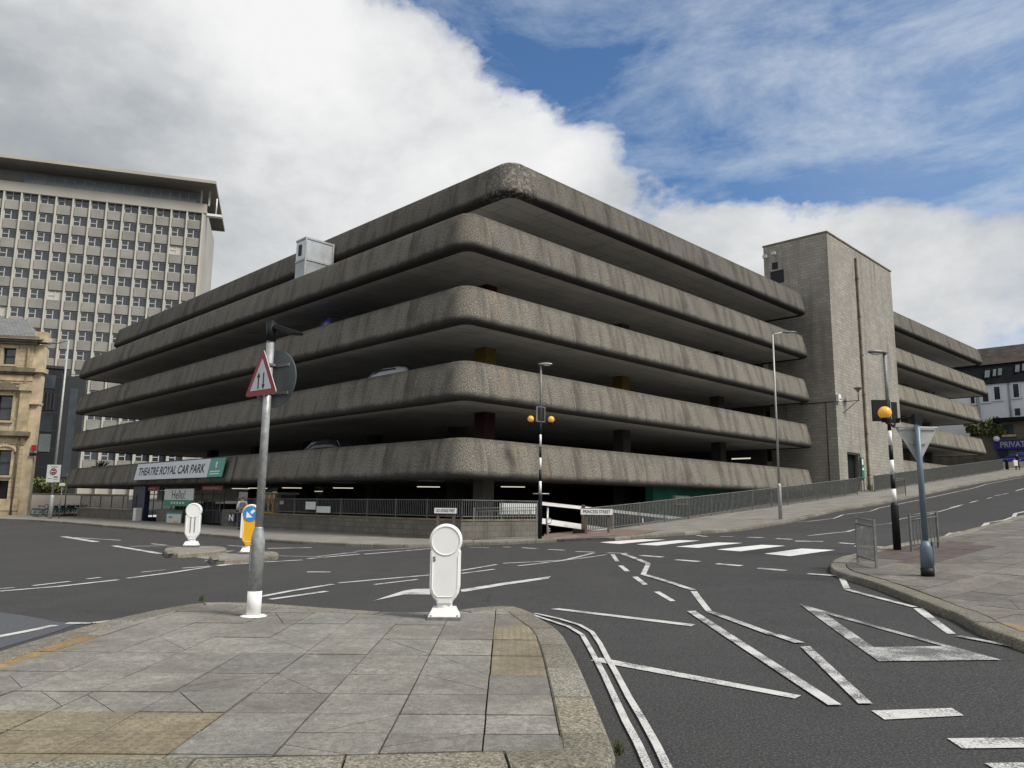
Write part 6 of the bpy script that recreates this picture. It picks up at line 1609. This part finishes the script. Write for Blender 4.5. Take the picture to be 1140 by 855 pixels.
# ================================================================== SMALL GROWTH
def weed(label, px, py, h, n, seed):
    P = at(px, py, .01); o = thing('weed', label, 'weed', P); rnd = random.Random(seed); m = MB()
    for k in range(n):
        a = rnd.uniform(0, 6.28); r = rnd.uniform(0, h*.35); p = Vector((r*math.cos(a), r*math.sin(a), -.01)); L = h*rnd.uniform(.4, 1.1); an = rnd.uniform(0, 6.28); lean = rnd.uniform(.1, .7)
        d = Vector((math.cos(an)*lean, math.sin(an)*lean, 1)).normalized(); s_ = Vector((-d.y, d.x, 0)).normalized()*h*.03
        m.face([p-s_, p+s_, p+d*L*.6+s_*.8, p+d*L, p+d*L*.6-s_*.8])
        if k % 3 == 0:
            q = p+d*L*.7; s2 = Vector((math.cos(an+1), math.sin(an+1), .4))*h*.12; m.face([q, q+s2+s_, q+s2*1.6, q+s2-s_])
    m.build('blades', [M['weed']], o, fix=False); return o
weed('straggly weed growing at the kerb corner beside the double white lines', 688, 838, .10, 70, 1)
weed('small weed in the gutter behind the island, left of the sign post', 225, 668, .13, 40, 2)
weed('low weed on the front kerb of the island, bottom of the view', 593, 858, .09, 30, 3)
weed('tiny weed in the gutter at the right-hand pavement', 974, 654, .10, 20, 4)

# ================================================================== LIGHT AND SKY
SUN_B, SUN_E = 120., 50.
sd = bpy.data.lights.new('sun', 'SUN'); so = bpy.data.objects.new('sun', sd); COL.objects.link(so)
sd.energy = 3.2; sd.angle = R(15); sd.color = (1, .94, .85)
sv = Vector((math.sin(R(SUN_B))*math.cos(R(SUN_E)), math.cos(R(SUN_B))*math.cos(R(SUN_E)), math.sin(R(SUN_E))))
so.rotation_euler = (-sv).to_track_quat('-Z', 'Y').to_euler()
wd = bpy.data.worlds.new('World'); scn.world = wd; wd.use_nodes = True; nt = wd.node_tree
bg = nt.nodes['Background']; SK = .085
sky = N(nt, 'ShaderNodeTexSky'); sky.sky_type = 'NISHITA'; sky.sun_disc = False; sky.sun_elevation = R(SUN_E); sky.sun_rotation = R(SUN_B); sky.air_density = 1.0; sky.dust_density = .6; sky.ozone_density = 1.6
dv = N(nt, 'ShaderNodeTexCoord').outputs['Generated']
def blob(px, py, r0, r1, w, sx=1.0):
    d = ray(px, py).normalized(); s_ = N(nt, 'ShaderNodeVectorMath'); s_.operation = 'SUBTRACT'; nt.links.new(dv, s_.inputs[0]); s_.inputs[1].default_value = d
    m_ = N(nt, 'ShaderNodeVectorMath'); m_.operation = 'MULTIPLY'; nt.links.new(s_.outputs[0], m_.inputs[0]); m_.inputs[1].default_value = (1, 1, sx)
    l = N(nt, 'ShaderNodeVectorMath'); l.operation = 'LENGTH'; nt.links.new(m_.outputs[0], l.inputs[0])
    r = N(nt, 'ShaderNodeMapRange'); r.interpolation_type = 'SMOOTHSTEP'; r.inputs['From Min'].default_value = r1; r.inputs['From Max'].default_value = r0; r.inputs['To Min'].default_value = 0; r.inputs['To Max'].default_value = w
    nt.links.new(l.outputs['Value'], r.inputs['Value']); return r.outputs['Result']
def add(*a):
    r = a[0]
    for b in a[1:]: r = math_(nt, 'ADD', r, b)
    return r
dn = mapping(nt, dv, (1, 1, 1.5))
def dblob(d, r0, r1, w):
    l = N(nt, 'ShaderNodeVectorMath'); l.operation = 'DISTANCE'; nt.links.new(dv, l.inputs[0]); l.inputs[1].default_value = Vector(d).normalized()
    r = N(nt, 'ShaderNodeMapRange'); r.interpolation_type = 'SMOOTHSTEP'; r.inputs['From Min'].default_value = r1; r.inputs['From Max'].default_value = r0; r.inputs['To Min'].default_value = 0; r.inputs['To Max'].default_value = w
    nt.links.new(l.outputs['Value'], r.inputs['Value']); return r.outputs['Result']
n1 = noise(nt, dn, 5.0, 12, .60, .12); n2 = noise(nt, mapping(nt, dv, (1, 1, 1.3), loc=(3, 1, 2)), 2.0, 5, .5)
n0 = noise(nt, dn, 17, 6, .6)
cov = add(math_(nt, 'MULTIPLY', n1, .80), math_(nt, 'MULTIPLY', n2, .16), math_(nt, 'MULTIPLY', n0, .10),
          blob(950, 40, .05, .42, -.30), blob(830, 140, .03, .22, -.17), blob(1080, 170, .02, .22, -.14), blob(600, -40, .06, .28, -.30), blob(450, -40, .0, .14, -.16), blob(1120, 350, .0, .09, -.12), blob(228, 305, .0, .10, -.10),
          blob(180, 110, .1, .55, .22), blob(500, 130, .02, .20, .14), blob(650, 160, .0, .14, .16), blob(880, 270, .02, .17, .24, 1.5), blob(1060, 285, .02, .19, .26, 1.5), blob(760, 240, .0, .16, .16, 1.3), blob(980, 330, .0, .2, .12), blob(20, 300, .1, .5, .12),
          dblob((0, -1, .5), .3, 1.3, .25), dblob((-1, -.2, .6), .3, 1.0, .2))
mask = ramp(nt, cov, [(.485, 0.), (.525, .5), (.575, .92), (.65, 1.)])
n3 = noise(nt, mapping(nt, dv, (1.5, 1.0, 3.6), (0, R(24), R(12))), 3.2, 10, .66, .25)
cir = math_(nt, 'MULTIPLY', ramp(nt, n3, [(.42, 0.), (.70, 1.)]), .55)
cir = math_(nt, 'ADD', cir, math_(nt, 'MULTIPLY', blob(1040, 90, .0, .30, .55), n3))
n4 = noise(nt, mapping(nt, dv, (1, 1, 1.6), loc=(1, 5, 0)), 3.6, 10, .58, .15)
thick = add(math_(nt, 'MULTIPLY', n4, 1.0), math_(nt, 'MULTIPLY', n0, .10), blob(60, 180, .03, .28, .18, 1.2), blob(270, 220, .0, .22, .10, 1.2), blob(340, 90, .04, .30, -.20), blob(560, 120, .02, .2, -.16), blob(850, 290, .0, .3, -.06, 1.5), blob(1060, 300, .0, .2, -.08, 1.5))
ccol = ramp(nt, thick, [(.26, (8.3, 8.3, 8.3)), (.40, (7.3, 7.35, 7.4)), (.54, (5.7, 5.85, 6.0)), (.70, (4.0, 4.25, 4.5)), (.95, (2.6, 2.85, 3.1))])
vm = N(nt, 'ShaderNodeVectorMath'); vm.operation = 'MULTIPLY'; nt.links.new(sky.outputs[0], vm.inputs[0]); vm.inputs[1].default_value = (.72, .96, 1.17)
s0 = mix(nt, math_(nt, 'MULTIPLY', cir, 1.0, True), vm.outputs[0], (5.6, 6.3, 7.0))
skyc = mix(nt, mask, s0, ccol)
nt.links.new(skyc, bg.inputs['Color']); bg.inputs['Strength'].default_value = SK

vs = scn.view_settings; vs.view_transform = 'Standard'; vs.look = 'None'; vs.exposure = 0.38; vs.gamma = 1.0; vs.use_curve_mapping = False
scn.render.engine = 'CYCLES'; scn.cycles.max_bounces = 6; scn.cycles.diffuse_bounces = 4; scn.cycles.glossy_bounces = 3
scn.cycles.use_denoising = True
